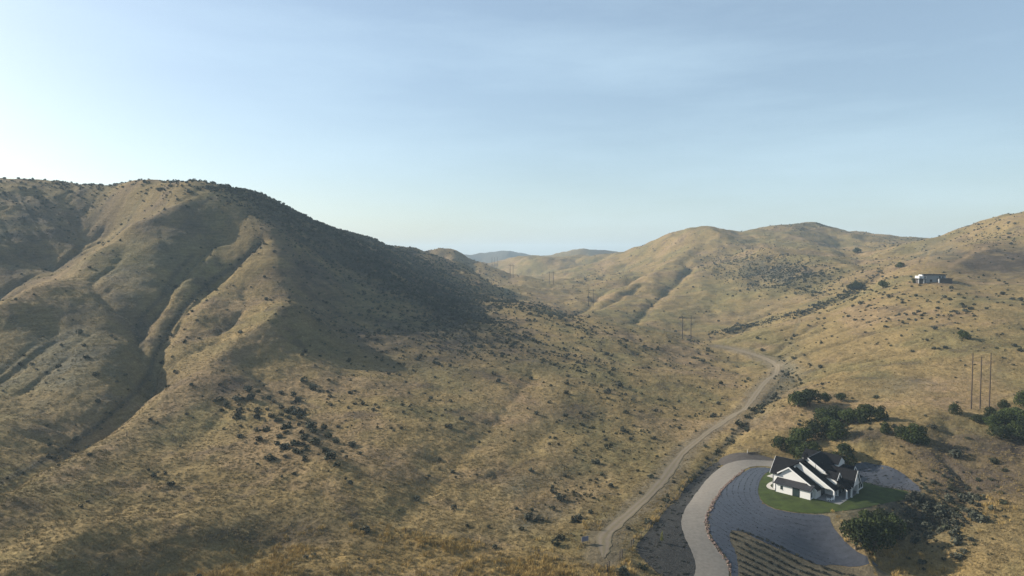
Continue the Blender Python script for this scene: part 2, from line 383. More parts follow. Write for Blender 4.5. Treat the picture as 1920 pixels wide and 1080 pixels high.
TAN = np.array([0.345, 0.240, 0.118]); OLIVE = np.array([0.255, 0.205, 0.100]); GOLD = np.array([0.40, 0.262, 0.105])
BROWN = np.array([0.122, 0.090, 0.070]); DUST = np.array([0.235, 0.185, 0.140]); PINK = np.array([0.375, 0.250, 0.150]); GREY = np.array([0.20, 0.17, 0.125]); LITTER = np.array([0.104, 0.092, 0.075])
n1 = fbm(GX / 60, GY / 60, 4, 21); n2 = fbm(GX / 18, GY / 18, 4, 25); n3 = fbm(GX / 5, GY / 5, 3, 29)
C = np.broadcast_to(TAN, Z.shape + (3,)).copy()
def lay(c, k):
    global C
    k = np.clip(k, 0, 1)[..., None]; C = C * (1 - k) + c * k
lay(OLIVE, sstep(-0.05, 0.55, n1 + 0.35 * n2) * 0.75)
lay(PINK, sstep(0.15, 0.6, -n1 + 0.5 * n2) * 0.7)
lay(BROWN, sstep(0.28, 0.65, n2 + 0.5 * n3 - 0.15) * 0.6)
nn = 0.55 + 0.6 * n2 + 0.3 * n3
for b, c, k in (((1080, 775, 60, 22), BROWN, .8), ((960, 650, 90, 22, 15), BROWN, .7), ((1000, 905, 80, 16, -18), GREY, .8), ((1010, 975, 90, 20, -15), GREY, .6),
                ((560, 1000, 130, 40), BROWN, .75), ((250, 1045, 120, 32), BROWN, .7), ((430, 720, 60, 26, -20), BROWN, .8), ((1820, 890, 120, 50, 20), BROWN, 1.4),
                ((1900, 850, 60, 40), BROWN, .9), ((1890, 492, 110, 26), BROWN, 1.5), ((1760, 470, 40, 22), GREY, .7), ((1455, 512, 90, 24, 8), LITTER, 1.0), ((580, 520, 70, 120, -20), BROWN, .75),
                ((700, 490, 170, 60, 27), LITTER, .9), ((540, 410, 130, 30, 28), LITTER, .8), ((860, 600, 80, 55, 30), LITTER, .9), ((60, 420, 150, 70, -20), LITTER, .6), ((720, 640, 120, 40, 20), LITTER, .5), ((380, 410, 80, 40), LITTER, .5), ((1640, 815, 60, 14), BROWN, .7), ((1690, 725, 60, 18), GREY, .6), ((1450, 740, 60, 18, -50), GREY, .7), ((1480, 700, 30, 30), GREY, .8),
                ((60, 480, 120, 60, -35), BROWN, .6), ((340, 430, 90, 40), BROWN, .6), ((330, 720, 40, 18, -35), BROWN, .5), ((800, 650, 120, 40, 15), BROWN, .7), ((1500, 425, 60, 12), BROWN, .5),
                ((110, 680, 150, 90), GREY, .75), ((260, 520, 130, 60, -35), GREY, .6), ((230, 610, 60, 50), BROWN, .5), ((150, 870, 60, 30, -35), OLIVE, .6), ((1380, 560, 120, 50), OLIVE, .5), ((1150, 860, 160, 60), OLIVE, .5),
                ((450, 660, 90, 22, -35), PINK, .9), ((350, 745, 80, 20, -38), PINK, .9), ((470, 500, 60, 20, -50), TAN, .9), ((180, 855, 120, 26, -33), PINK, .8), ((60, 550, 110, 12, -28), PINK, .7),
                ((880, 470, 60, 60), PINK, .5), ((1780, 745, 70, 25), PINK, .9), ((1830, 730, 50, 40), PINK, .6), ((1650, 870, 90, 20, 15), GOLD, .6), ((1560, 650, 80, 24), TAN, .8), ((950, 780, 90, 60, -20), PINK, .6),
                ((1290, 665, 40, 18), PINK, .6), ((830, 485, 30, 10), PINK, .8), ((1020, 560, 60, 20), PINK, .4), ((1420, 650, 30, 6, 10), PINK, .7),
                ((700, 1050, 330, 26), GOLD, .6), ((1010, 1065, 130, 22), GOLD, 1.0), ((800, 1010, 90, 12, 8), GOLD, .8), ((1750, 1060, 90, 30), GOLD, .7), ((1640, 1040, 60, 30, 30), GOLD, .7), ((1870, 960, 70, 30), GOLD, .6),
                ((1730, 960, 110, 60, 20), BROWN, 1.0), ((1860, 870, 80, 40, 15), BROWN, .9)):
    lay(c, blob(*b) * k * np.clip(nn + 0.25, 0.2, 1.3) * 1.25)
lay(GREY, sstep(.6, 2.6, RUN) * .55)
# darker gully and creek floors; worn road verges, cuttings
for pl, wd, c, k in ((G_MAIN, 6, LITTER, .8), ([(360, 480), (330, 510), (300, 560), (268, 590), (255, 620), (268, 655)], 6, LITTER, .7), ([(1700, 531), (1930, 531)], 2.2, PINK, .8), ([(1780, 500), (1830, 470), (1850, 462)], 4, PINK, .9), ([(1730, 500), (1745, 470), (1790, 455)], 3, TAN, .7),
                     ([(860, 912), (960, 880), (1000, 862)], 4, BROWN, .5), ([(300, 915), (400, 912), (520, 905)], 3, PINK, .6), ([(1470, 705), (1440, 742), (1385, 805), (1330, 866), (1270, 935), (1225, 985)], 6, LITTER, .75),
                     ([(1500, 600), (1480, 640), (1530, 690)], 2, GREY, .5), ([(1060, 660), (1200, 690), (1290, 700)], 3, PINK, .4)):
    lay(c, pline(pl, wd) * k)
m = near_line(rl, 14); dr = poly_dist(rl, GX[m], GY[m]); kk = np.zeros_like(Z); kk[m] = (1 - sstep(2.2, 6.5, dr + n2[m] * 1.6)) * .75; lay(DUST, kk)
lay(GREY, padm * 0.8); lay(LITTER, sstep(2300, 2800, GY) * .8); lay(LITTER, blob(1125, 470, 26, 9) * (GY > 1700) * .9)
C *= (1 + 0.10 * n3 + 0.10 * fbm(GX / 1.6, GY / 1.6, 2, 33) * (1 - far))[..., None]
C *= np.array([0.515, 0.54, 0.505])
slope_g = np.clip(C, 0.01, 0.6)

m_ground, t, b = nodes_mat('dry_grassland')
at = t.nodes.new('ShaderNodeAttribute'); at.attribute_name = 'cover'
g = t.nodes.new('ShaderNodeNewGeometry')
def noise(vec, scale, det, ro=0.6):
    q = t.nodes.new('ShaderNodeTexNoise'); q.inputs['Scale'].default_value = scale; q.inputs['Detail'].default_value = det; q.inputs['Roughness'].default_value = ro
    t.links.new(vec, q.inputs['Vector']); return q.outputs[0]
def rng_node(v, a, b_, c, d):
    q = t.nodes.new('ShaderNodeMapRange'); 
    for i, k in enumerate((a, b_, c, d)): q.inputs[i + 1].default_value = k
    t.links.new(v, q.inputs[0]); return q.outputs[0]
def mul(a, b_):
    q = t.nodes.new('ShaderNodeMath'); q.operation = 'MULTIPLY'; t.links.new(a, q.inputs[0]); t.links.new(b_, q.inputs[1]); return q.outputs[0]
mpc = t.nodes.new('ShaderNodeMapping'); mpc.inputs['Scale'].default_value = (0.10, 0.10, 1.1); t.links.new(g.outputs['Position'], mpc.inputs[0])
terr = noise(mpc.outputs[0], 1.0, 3)                               # cattle terracettes follow the contours
f1 = noise(g.outputs['Position'], 0.55, 6, 0.7); f3 = noise(g.outputs['Position'], 1.9, 3, 0.7); f2 = noise(g.outputs['Position'], 0.06, 5, 0.65)
val = mul(mul(mul(rng_node(f1, .3, .72, .76, 1.22), rng_node(f3, .32, .7, .70, 1.27)), rng_node(f2, .3, .7, .88, 1.11)), rng_node(terr, .3, .7, .80, 1.18))
vm = t.nodes.new('ShaderNodeVectorMath'); vm.operation = 'SCALE'
t.links.new(at.outputs['Color'], vm.inputs[0]); t.links.new(val, vm.inputs['Scale']); t.links.new(vm.outputs[0], b.inputs['Base Color'])
b.inputs['Roughness'].default_value = 1.0; b.inputs['Specular IOR Level'].default_value = 0.05
bp1 = t.nodes.new('ShaderNodeBump'); bp1.inputs['Distance'].default_value = 0.55; bp1.inputs['Strength'].default_value = 0.75
t.links.new(terr, bp1.inputs['Height'])
bp2 = t.nodes.new('ShaderNodeBump'); bp2.inputs['Distance'].default_value = 0.8; bp2.inputs['Strength'].default_value = 1.0
t.links.new(f1, bp2.inputs['Height']); t.links.new(bp1.outputs[0], bp2.inputs['Normal']); t.links.new(bp2.outputs[0], b.inputs['Normal'])

me = bpy.data.meshes.new('hills')
vv = np.stack([GX, GY, Z], -1).reshape(-1, 3)
idx = np.arange(NA * NB).reshape(NB, NA)
q = np.stack([idx[:-1, :-1], idx[:-1, 1:], idx[1:, 1:], idx[1:, :-1]], -1).reshape(-1, 4)
me.vertices.add(len(vv)); me.vertices.foreach_set('co', vv.ravel())
me.loops.add(q.size); me.loops.foreach_set('vertex_index', q.ravel().astype(np.int32))
me.polygons.add(len(q)); me.polygons.foreach_set('loop_start', np.arange(0, q.size, 4, dtype=np.int32)); me.polygons.foreach_set('loop_total', np.full(len(q), 4, np.int32))
me.update(calc_edges=True); me.polygons.foreach_set('use_smooth', np.ones(len(q), bool))
ca_ = me.attributes.new('cover', 'FLOAT_COLOR', 'POINT')
ca_.data.foreach_set('color', np.concatenate([slope_g, np.ones(Z.shape + (1,))], -1).astype(np.float32).ravel())
ground = mesh_obj('hills', me, m_ground); tag(ground, 'rolling dry grass hills and valley floor', 'hills', kind='structure')

# ------------------------------------------------------------------ draped sheets: road, drive, beds, lawn
def smooth_closed(p, it=2, closed=True):
    p = [np.array(q, float) for q in p]
    for _ in range(it):
        o = []
        for i in range(len(p) if closed else len(p) - 1):
            a, b_ = p[i], p[(i + 1) % len(p)]; o += [a * .75 + b_ * .25, a * .25 + b_ * .75]
        p = o if closed else [p[0]] + o + [p[-1]]
    return p
def inside(poly, X, Y):
    r = np.zeros(X.shape, bool); n = len(poly)
    bx = [q[0] for q in poly]; by = [q[1] for q in poly]
    m = (X > min(bx)) & (X < max(bx)) & (Y > min(by)) & (Y < max(by))
    x, y = X[m], Y[m]; c = np.zeros(x.shape, bool)
    for i in range(n):
        x0, y0 = poly[i]; x1, y1 = poly[(i + 1) % n]
        c ^= ((y0 > y) != (y1 > y)) & (x < (x1 - x0) * (y - y0) / (y1 - y0 + 1e-12) + x0)
    r[m] = c; return r
def resample(p, step, closed=True):
    o = []
    for i in range(len(p) if closed else len(p) - 1):
        a, b_ = np.array(p[i]), np.array(p[(i + 1) % len(p)]); k = max(1, int(np.linalg.norm(b_ - a) / step))
        o += [a + (b_ - a) * j / k for j in range(k)]
    if not closed: o.append(np.array(p[-1]))
    return o
SHEETS = {}
def sheet(name, pxpoly, dz, mat, step=1.3, rough=0.12, label=None, kind='structure', cat=None, soft=1, world=None):
    wp = world or [np.array(W(x, y)[:2]) for x, y in pxpoly]
    wp = resample(smooth_closed(wp, soft), 0.8)
    wp = [q + rough * np.array([fbm(q[0] * .9, q[1] * .9, 2, 50), fbm(q[0] * .9, q[1] * .9, 2, 60)]) for q in wp]
    xs = [q[0] for q in wp]; ys = [q[1] for q in wp]
    gx, gy = np.meshgrid(np.arange(min(xs), max(xs), step), np.arange(min(ys), max(ys), step))
    gx = gx + step * 0.5 * (np.arange(gx.shape[0])[:, None] % 2)
    m = inside(wp, gx, gy)
    ip = list(zip(gx[m], gy[m])); nb = len(wp)
    v, e_, f, *_ = delaunay_2d_cdt([Vector((float(a), float(b_))) for a, b_ in wp] + [Vector((float(a), float(b_))) for a, b_ in ip],
                                   [(i, (i + 1) % nb) for i in range(nb)], [], 1, 1e-3)
    X = np.array([q.x for q in v]); Y = np.array([q.y for q in v])
    me = from_py(name, np.stack([X, Y, H(X, Y) + dz], 1), f, mat, True)
    o = mesh_obj(name, me, mat); tag(o, label, cat, kind=kind); SHEETS[name] = wp
    return o

m_drive = simple_mat('gravel_drive', (0.142, 0.128, 0.110), var=0.16, scale=1.2, bump=0.03, bscale=6)
m_mulch = simple_mat('dark_bark_mulch', (0.024, 0.023, 0.021), var=0.45, scale=1.3, bump=0.25, bscale=3.5)
m_apron = simple_mat('brown_gravel', (0.055, 0.047, 0.041), var=0.25, scale=1.0, bump=0.06, bscale=5)
m_lawn = simple_mat('mown_lawn', (0.028, 0.041, 0.006), var=0.42, scale=0.45, bump=0.06, bscale=7)
m_conc = simple_mat('pale_concrete', (0.36, 0.34, 0.31), var=0.10, scale=1.0)
m_field = simple_mat('straw_strewn_soil', (0.088, 0.071, 0.044), var=0.4, scale=1.4, bump=0.2, bscale=3)

# weed-barrier fabric: overlapping strips, creased, dusted pale
m_fab, t, b = nodes_mat('weed_barrier_fabric')
g = t.nodes.new('ShaderNodeNewGeometry')
fab_n = noise(g.outputs['Position'], 0.7, 6, 0.7)
mpf = t.nodes.new('ShaderNodeMapping'); mpf.inputs['Rotation'].default_value = (0, 0, R(20)); mpf.inputs['Scale'].default_value = (0.35, 1.6, 1); t.links.new(g.outputs['Position'], mpf.inputs[0])
fab_s = noise(mpf.outputs[0], 1.0, 5, 0.65)
vm = t.nodes.new('ShaderNodeVectorMath'); vm.operation = 'SCALE'; vm.inputs[0].default_value = (0.034, 0.038, 0.049)
t.links.new(mul(rng_node(fab_n, .3, .7, .75, 1.25), rng_node(fab_s, .3, .7, .82, 1.18)), vm.inputs['Scale']); t.links.new(vm.outputs[0], b.inputs['Base Color'])
b.inputs['Roughness'].default_value = 0.55; b.inputs['Specular IOR Level'].default_value = 0.35
bpf = t.nodes.new('ShaderNodeBump'); bpf.inputs['Distance'].default_value = 0.05; t.links.new(fab_s, bpf.inputs['Height']); t.links.new(bpf.outputs[0], b.inputs['Normal'])

DR_L = [(1300, 1088), (1306, 1060), (1297, 1035), (1280, 1000), (1276, 975), (1287, 950), (1305, 925), (1327, 895), (1355, 873), (1380, 865), (1417, 862.5), (1458, 864)]
DR_R = [(1452, 879), (1442, 874), (1412, 874), (1392, 882), (1367, 902), (1342, 932), (1326, 960), (1321, 980), (1327, 1007), (1345, 1032), (1362, 1052), (1367, 1070), (1366, 1088)]
sheet('driveway', DR_L + DR_R, 0.09, m_drive, label='pale gravel driveway curving up to the white house', cat='driveway')
sheet('mulch_bank', [(1355, 873), (1327, 895), (1305, 925), (1287, 950), (1276, 975), (1280, 1000), (1297, 1035), (1306, 1060), (1300, 1088), (1250, 1088), (1206, 1050), (1188, 1026),
                     (1216, 996), (1250, 957), (1290, 907), (1322, 880), (1345, 864)], 0.05, m_mulch, label='dark mulched bank beside the driveway', cat='bank')
sheet('gravel_apron', [(1345, 866), (1354, 857), (1372, 851), (1412, 850), (1440, 857), (1463, 863), (1417, 864), (1380, 867), (1355, 875)], 0.065, m_apron, label='brown gravel apron above the driveway bend', cat='apron')
BED = [(1396, 884), (1412, 876.5), (1440, 876.5), (1448, 881), (1432, 889), (1423, 905), (1420, 925), (1427, 941), (1445, 953), (1475, 960), (1510, 964), (1553, 965), (1560, 985), (1580, 1012), (1615, 1042),
       (1657, 1069), (1610, 1063), (1560, 1057), (1543, 1063), (1500, 1045), (1440, 1022), (1374, 990), (1366, 1008), (1380, 1036), (1384, 1060), (1384, 1088), (1372, 1088), (1368, 1052), (1352, 1032), (1332, 1004), (1326, 980), (1331, 960), (1347, 932), (1372, 902)]
sheet('fabric_bed', BED, 0.055, m_fab, label='blue grey fabric covered planting slope below the house', cat='garden bed')
sheet('fabric_bed_back', [(1600, 869), (1625, 866), (1655, 872), (1690, 885), (1715, 903), (1733, 924), (1700, 920), (1640, 912), (1612, 907), (1596, 890)], 0.055, m_fab, label='blue grey fabric covered bed beyond the house', cat='garden bed').name = 'fabric_bed.001'
sheet('planted_field', [(1367, 1008), (1374, 991), (1440, 1023), (1500, 1046), (1543, 1064), (1560, 1058), (1610, 1064), (1657, 1070), (1700, 1092), (1384, 1092), (1384, 1060), (1380, 1036)], 0.05, m_field, label='straw coloured field of planted rows', cat='field')
sheet('lawn', [(1452, 880), (1434, 889), (1424, 905), (1421, 925), (1428, 940), (1445, 952), (1475, 959), (1510, 963), (1553, 963), (1585, 958), (1615, 954), (1650, 946), (1680, 940), (1712, 934), (1710, 928), (1695, 920), (1640, 913), (1600, 880), (1480, 866)],
      0.10, m_lawn, label='green mown lawn around the white house', cat='lawn')
sheet('concrete_pad', [(1437, 893.5), (1452, 888), (1456, 891), (1456, 898), (1449, 897)], 0.14, m_conc, rough=0, soft=0, label='pale concrete slab beside the house wall', cat='path')
sheet('curved_path', [(1453, 902.5), (1443, 905), (1437, 910), (1437, 914), (1443, 918), (1455, 920.5), (1455, 917), (1447, 915), (1444, 911), (1447, 908), (1455, 906)], 0.14, m_conc, rough=0, label='curved pale concrete path on the lawn', cat='path')

# dirt road: two wheel tracks and a paler crown
m_road, t, b = nodes_mat('two_track_dirt')
at = t.nodes.new('ShaderNodeAttribute'); at.attribute_name = 'across'; g = t.nodes.new('ShaderNodeNewGeometry')
ab = t.nodes.new('ShaderNodeMath'); ab.operation = 'ABSOLUTE'; t.links.new(at.outputs['Fac'], ab.inputs[0])
su = t.nodes.new('ShaderNodeMath'); su.operation = 'SUBTRACT'; su.inputs[1].default_value = 0.48; t.links.new(ab.outputs[0], su.inputs[0])
ab2 = t.nodes.new('ShaderNodeMath'); ab2.operation = 'ABSOLUTE'; t.links.new(su.outputs[0], ab2.inputs[0])
rn = noise(g.outputs['Position'], 0.9, 5, .65)
mixr = t.nodes.new('ShaderNodeMix'); mixr.data_type = 'RGBA'; mixr.inputs[6].default_value = (0.150, 0.120, 0.088, 1); mixr.inputs[7].default_value = (0.125, 0.102, 0.062, 1)
ad = t.nodes.new('ShaderNodeMath'); ad.operation = 'ADD'; t.links.new(rng_node(ab2.outputs[0], .08, .38, 0, 1), ad.inputs[0]); t.links.new(rng_node(rn, .3, .7, -.35, .35), ad.inputs[1]); ad.use_clamp = True
t.links.new(ad.outputs[0], mixr.inputs[0])
vm = t.nodes.new('ShaderNodeVectorMath'); vm.operation = 'SCALE'; t.links.new(mixr.outputs[2], vm.inputs[0]); t.links.new(rng_node(rn, .3, .7, .82, 1.15), vm.inputs['Scale'])
t.links.new(vm.outputs[0], b.inputs['Base Color'])
rp = [np.array(q) for q in rl]
rp = resample(smooth_closed(rp, 3, closed=False), 1.0, False)
rv, rf, ra = [], [], []
for i, p in enumerate(rp):
    d = rp[min(i + 1, len(rp) - 1)] - rp[max(i - 1, 0)]; d = d / (np.linalg.norm(d) + 1e-9); nrm = np.array([-d[1], d[0]])
    tt = i / len(rp); wd = -1.5 * math.exp(-(tt / 0.03) ** 2) + 1.4 + 0.7 * math.exp(-(tt / 0.08) ** 2) + 0.45 * float(fbm(i * .11, 0, 2, 70)) - 0.5 * max(0, tt - .9) * 10
    for k in range(9):
        s = k / 4 - 1; jit = (0.4 * float(perlin(i * .35, k, 71)) if k in (0, 8) else 0)
        qx, qy = p + nrm * (s * wd + jit)
        rv.append((qx, qy, float(H(qx, qy)) + 0.08 - 0.07 * math.exp(-((abs(s) - .48) / .16) ** 2) * 0.4)); ra.append(s)
for i in range(len(rp) - 1):
    for k in range(8): a = i * 9 + k; rf.append((a, a + 1, a + 10, a + 9))
me = from_py('dirt_road', rv, rf, m_road, True)
me.attributes.new('across', 'FLOAT', 'POINT').data.foreach_set('value', np.array(ra, np.float32))
o = mesh_obj('dirt_road', me); tag(o, 'two track dirt road winding up the valley', 'road', kind='structure')

excl = np.zeros(Z.shape, bool)
for k, wp in SHEETS.items(): excl |= inside(wp, GX, GY)
m = near_line(rl, 8); e2 = np.zeros(Z.shape, bool); e2[m] = poly_dist(rl, GX[m], GY[m]) < 2.1; excl |= e2
m = near_line(rl[:3], 10); e2 = np.zeros(Z.shape, bool); e2[m] = poly_dist(rl[:3], GX[m], GY[m]) < 4.2; excl |= e2
excl |= (pad < -3)

# ------------------------------------------------------------------ plant prototypes
def leaf_cloud(centres, nper, size, seed, flat=0.75):
    """leaf-sized faces on and inside a set of lobes (cx, cy, cz, rx, rz)"""
    r = np.random.default_rng(seed); V_, F_ = [], []
    for cx, cy, cz, rx, rz in centres:
        k = int(nper * (rx * rx))
        d = r.normal(size=(k, 3)); d /= np.linalg.norm(d, axis=1)[:, None]
        rad = r.uniform(0.55, 1.08, k) ** 0.6
        c = np.stack([cx + d[:, 0] * rx * rad, cy + d[:, 1] * rx * rad, cz + d[:, 2] * rz * rad], 1)
        c = c[c[:, 2] > 0.02]; k = len(c)
        nrm = r.normal(size=(k, 3)) + 1.0 * d[:k]; nrm /= np.linalg.norm(nrm, axis=1)[:, None]
        a = np.cross(nrm, r.normal(size=(k, 3))); a /= np.linalg.norm(a, axis=1)[:, None]; b_ = np.cross(nrm, a)
        s = size * r.uniform(0.6, 1.35, k)[:, None]
        base = sum(len(q) for q in V_)
        V_.append(np.stack([c - a * s - b_ * s * flat * .5, c + a * s * .2 - b_ * s * flat, c + a * s + b_ * s * .3 * flat, c - a * s * .1 + b_ * s * flat], 1).reshape(-1, 3))
        F_.append(base + np.arange(4 * k).reshape(-1, 4))
    return np.concatenate(V_), np.concatenate(F_)

m_sage = simple_mat('sagebrush_leaf', (0.052, 0.054, 0.037), var=0.35, scale=1.5, obj_var=0.40)
m_brush = simple_mat('bitterbrush_leaf', (0.030, 0.033, 0.017), var=0.35, scale=1.5, obj_var=0.35)
m_leaf = simple_mat('broad_leaf', (0.026, 0.036, 0.0075), var=0.40, scale=1.1, obj_var=0.4)
m_bark = simple_mat('bark', (0.10, 0.075, 0.055), var=0.3, scale=6)
m_straw = simple_mat('dry_grass_blade', (0.20, 0.15, 0.07), var=0.25, scale=0.25, obj_var=0.35)
m_gold = simple_mat('tall_golden_blade', (0.31, 0.215, 0.075), var=0.22, scale=0.3, obj_var=0.25)
m_rowp = simple_mat('row_plant_leaf', (0.022, 0.024, 0.018), var=0.35, scale=2, obj_var=0.4)

def shrub_mesh(name, seed, mat, nper=115, size=0.10):
    r = random.Random(seed); L = [(0, 0, .30, .38, .34)]
    for k in range(r.randint(4, 6)):
        a = r.uniform(0, 6.28); q = r.uniform(.14, .28); L.append((q * math.cos(a), q * math.sin(a), r.uniform(.16, .38), r.uniform(.16, .28), r.uniform(.16, .26)))
    v, f = leaf_cloud(L, nper * 3, size, seed)
    return from_py(name, v, f, mat)
SAGE = [shrub_mesh('sagebrush', 100 + i, m_sage if i % 2 else m_brush) for i in range(6)]     # even: dark bitterbrush, odd: grey sage

def tuft_mesh(name, seed, mat, nb=16, h=1.0, spread=.45, wd=.05):
    r = random.Random(seed); v, f = [], []
    for k in range(nb):
        a, q = r.uniform(0, 6.28), spread * math.sqrt(r.random()); x, y = q * math.cos(a), q * math.sin(a)
        a2 = r.uniform(0, 6.28); l = r.uniform(.1, .5) * h; hh = h * r.uniform(.55, 1.0); dx, dy = math.cos(a2), math.sin(a2); px_, py_ = -dy * wd, dx * wd
        b0 = len(v); v += [(x - px_, y - py_, -.15), (x + px_, y + py_, -.15), (x + dx * l * .35 + px_ * .8, y + dy * l * .35 + py_ * .8, hh * .6), (x + dx * l * .35 - px_ * .8, y + dy * l * .35 - py_ * .8, hh * .6), (x + dx * l, y + dy * l, hh)]
        f += [(b0, b0 + 1, b0 + 2, b0 + 3), (b0 + 3, b0 + 2, b0 + 4)]
    return from_py(name, v, f, mat)

# ------------------------------------------------------------------ scatter
dA = np.gradient(GA)[None, :]; dB = np.gradient(GB)[:, None]; AREA = GY ** 2 * dA * dB
def sample(dens, seed):
    r = np.random.default_rng(seed); k = r.poisson(np.clip(dens, 0, None) * AREA)
    j, i = np.nonzero(k); rep = k[j, i]; j = np.repeat(j, rep); i = np.repeat(i, rep); c = len(i)
    a = GA[i] + (r.random(c) - .5) * np.gradient(GA)[i]; b_ = GB[j] + (r.random(c) - .5) * np.gradient(GB)[j]
    a = np.clip(a, GA[0], GA[-1]); b_ = np.clip(b_, GB[0], GB[-1])
    return a, b_, j, i, r
def scatter(name, pos, rotz, scl, pick, protos, label, cat):
    """one stuff object: instances on points"""
    me = bpy.data.meshes.new(name); me.vertices.add(len(pos)); me.vertices.foreach_set('co', pos.astype(np.float32).ravel())
    rot = np.zeros((len(pos), 3), np.float32); rot[:, 2] = rotz
    me.attributes.new('turn', 'FLOAT_VECTOR', 'POINT').data.foreach_set('vector', rot.ravel())
    me.attributes.new('size', 'FLOAT_VECTOR', 'POINT').data.foreach_set('vector', scl.astype(np.float32).ravel())
    me.attributes.new('pick', 'INT', 'POINT').data.foreach_set('value', pick.astype(np.int32))
    me.update()
    o = mesh_obj(name, me); tag(o, label, cat, kind='stuff')
    ng = bpy.data.node_groups.new(name + '_spread', 'GeometryNodeTree')
    ng.interface.new_socket('Geometry', in_out='INPUT', socket_type='NodeSocketGeometry'); ng.interface.new_socket('Geometry', in_out='OUTPUT', socket_type='NodeSocketGeometry')
    N, L = ng.nodes, ng.links
    gi, go = N.new('NodeGroupInput'), N.new('NodeGroupOutput'); iop = N.new('GeometryNodeInstanceOnPoints'); jn = N.new('GeometryNodeJoinGeometry')
    for p in protos:
        oi = N.new('GeometryNodeObjectInfo'); oi.inputs['Object'].default_value = p; oi.inputs['As Instance'].default_value = True; oi.transform_space = 'ORIGINAL'
        L.new(oi.outputs['Geometry'], jn.inputs[0])
    def attr(nm, ty):
        q = N.new('GeometryNodeInputNamedAttribute'); q.data_type = ty; q.inputs['Name'].default_value = nm; return q.outputs['Attribute']
    iop.inputs['Pick Instance'].default_value = True
    L.new(gi.outputs[0], iop.inputs['Points']); L.new(jn.outputs[0], iop.inputs['Instance']); L.new(attr('pick', 'INT'), iop.inputs['Instance Index'])
    L.new(attr('turn', 'FLOAT_VECTOR'), iop.inputs['Rotation']); L.new(attr('size', 'FLOAT_VECTOR'), iop.inputs['Scale']); L.new(iop.outputs[0], go.inputs[0])
    mod = o.modifiers.new('spread', 'NODES'); mod.node_group = ng
    return o

cl = sstep(-0.15, 0.45, fbm(GX / 16, GY / 16, 3, 80)) * 0.45 + sstep(-0.1, 0.4, fbm(GX / 5.5, GY / 5.5, 2, 82)) * 0.45 + 0.10
cl2 = sstep(-0.05, 0.5, fbm(GX / 45, GY / 45, 3, 84)) * 1.1 + 0.08
D = 0.009 * cl2 + 0.035 * sstep(.8, 2.6, RUN) * (0.3 + cl) + 0 * Z
BL = [((250, 356, 380, 24), .10), ((60, 400, 150, 60), .10), ((520, 400, 140, 32, 28), .22), ((640, 455, 170, 36, 27), .30), ((760, 510, 140, 44, 27), .26), ((850, 590, 85, 52, 30), .26), ((620, 540, 90, 100, -20), .07),
      ((720, 620, 140, 60, 20), .12), ((530, 800, 120, 66, 35), .13), ((480, 790, 60, 40), .025), ((620, 850, 60, 30, 30), .08), ((700, 755, 90, 38, 20), .12), ((860, 800, 60, 40), .02), ((1040, 600, 260, 14, 17), .18), ((1040, 660, 150, 24, 22), .14), ((1130, 690, 60, 40), .10),
      ((960, 660, 80, 30, 15), .05), ((1150, 850, 120, 100, -30), .13), ((1230, 770, 80, 40), .07), ((1050, 950, 110, 55, -30), .10), ((860, 990, 60, 22), .03), ((1330, 655, 60, 9, 20), .12), ((1180, 650, 120, 20, 12), .02),
      ((1480, 690, 34, 26, 40), .15), ((1520, 720, 30, 20), .12), ((1600, 760, 60, 30), .02), ((1740, 590, 210, 60, 5), .045), ((1850, 660, 110, 30), .03), ((1640, 560, 60, 30), .03), ((1800, 425, 100, 18), .05), ((1880, 450, 80, 30), .045), ((1680, 470, 70, 25), .025),
      ((1460, 512, 85, 24, 8), .30), ((1430, 540, 60, 12), .03), ((1260, 455, 60, 14, -15), .03), ((1500, 424, 60, 9), .04), ((1130, 515, 40, 9, -10), .10), ((900, 500, 60, 16, 25), .06), ((910, 545, 45, 14, 20), .06),
      ((1760, 950, 85, 55, 20), .34), ((1700, 985, 75, 40, 25), .36), ((1800, 890, 100, 45, 20), .07), ((1650, 800, 60, 12), .06), ((1800, 830, 70, 20), .07), ((1870, 790, 60, 24), .06), ((90, 830, 90, 40, -35), .04), ((120, 690, 90, 60), .02), ((350, 900, 120, 60), .010), ((1350, 760, 60, 40), .012),
      ((310, 1050, 130, 30), .03), ((640, 1060, 80, 20), .03), ((1560, 780, 60, 30), .03), ((1720, 1040, 60, 25), .03)]
for bq, k in BL: D = D + 1.25 * blob(*bq) * k * np.where(k > .2, np.maximum(cl, .5) * 1.7, cl)
LN = [(G_MAIN, 7, .14), ([(1330, 628), (1420, 608), (1500, 588), (1580, 556), (1650, 512)], 4.2, .40), ([(1460, 735), (1400, 792), (1340, 858), (1270, 925), (1215, 985)], 7, .32), ([(1300, 500), (1250, 545), (1190, 603)], 2.2, .10),
      ([(870, 550), (1000, 580), (1100, 605)], 8, .10), ([(1540, 600), (1480, 640)], 5, .02), ([(330, 470), (300, 560), (262, 610)], 6, .05), ([(820, 1000), (770, 960), (900, 890)], 5, .03)]
for pl, wd, k in LN: D = D + pline(pl, wd) * k
D = D * (~excl) * (1 - 0.9 * padm)
D[GY > 1500] *= 0.10; D[GY < 95] *= 0.3; D *= 0.55 + 0.45 * (PX > -300) * (PX < 2200)
a, b_, j, i, r = sample(D, 5)
d = np.exp(b_); x = a * d; pos = np.stack([x, d, H(x, d)], 1); c = len(pos)
grow = np.ones_like(Z)
for bq, k in (((520, 800, 140, 80, 30), .85), ((1740, 590, 240, 80), .35), ((1760, 950, 120, 70), .45), ((1150, 860, 160, 130), -.25), ((150, 720, 200, 120), .2), ((1300, 760, 120, 60), -.2), ((280, 352, 400, 26), .4)):
    grow += k * blob(*bq)
sz = r.lognormal(0, .45, c) * 1.3 * grow[j, i]; sz = np.where(r.random(c) < .55, sz * .6, sz); sz = np.clip(sz, .4, 3.4)
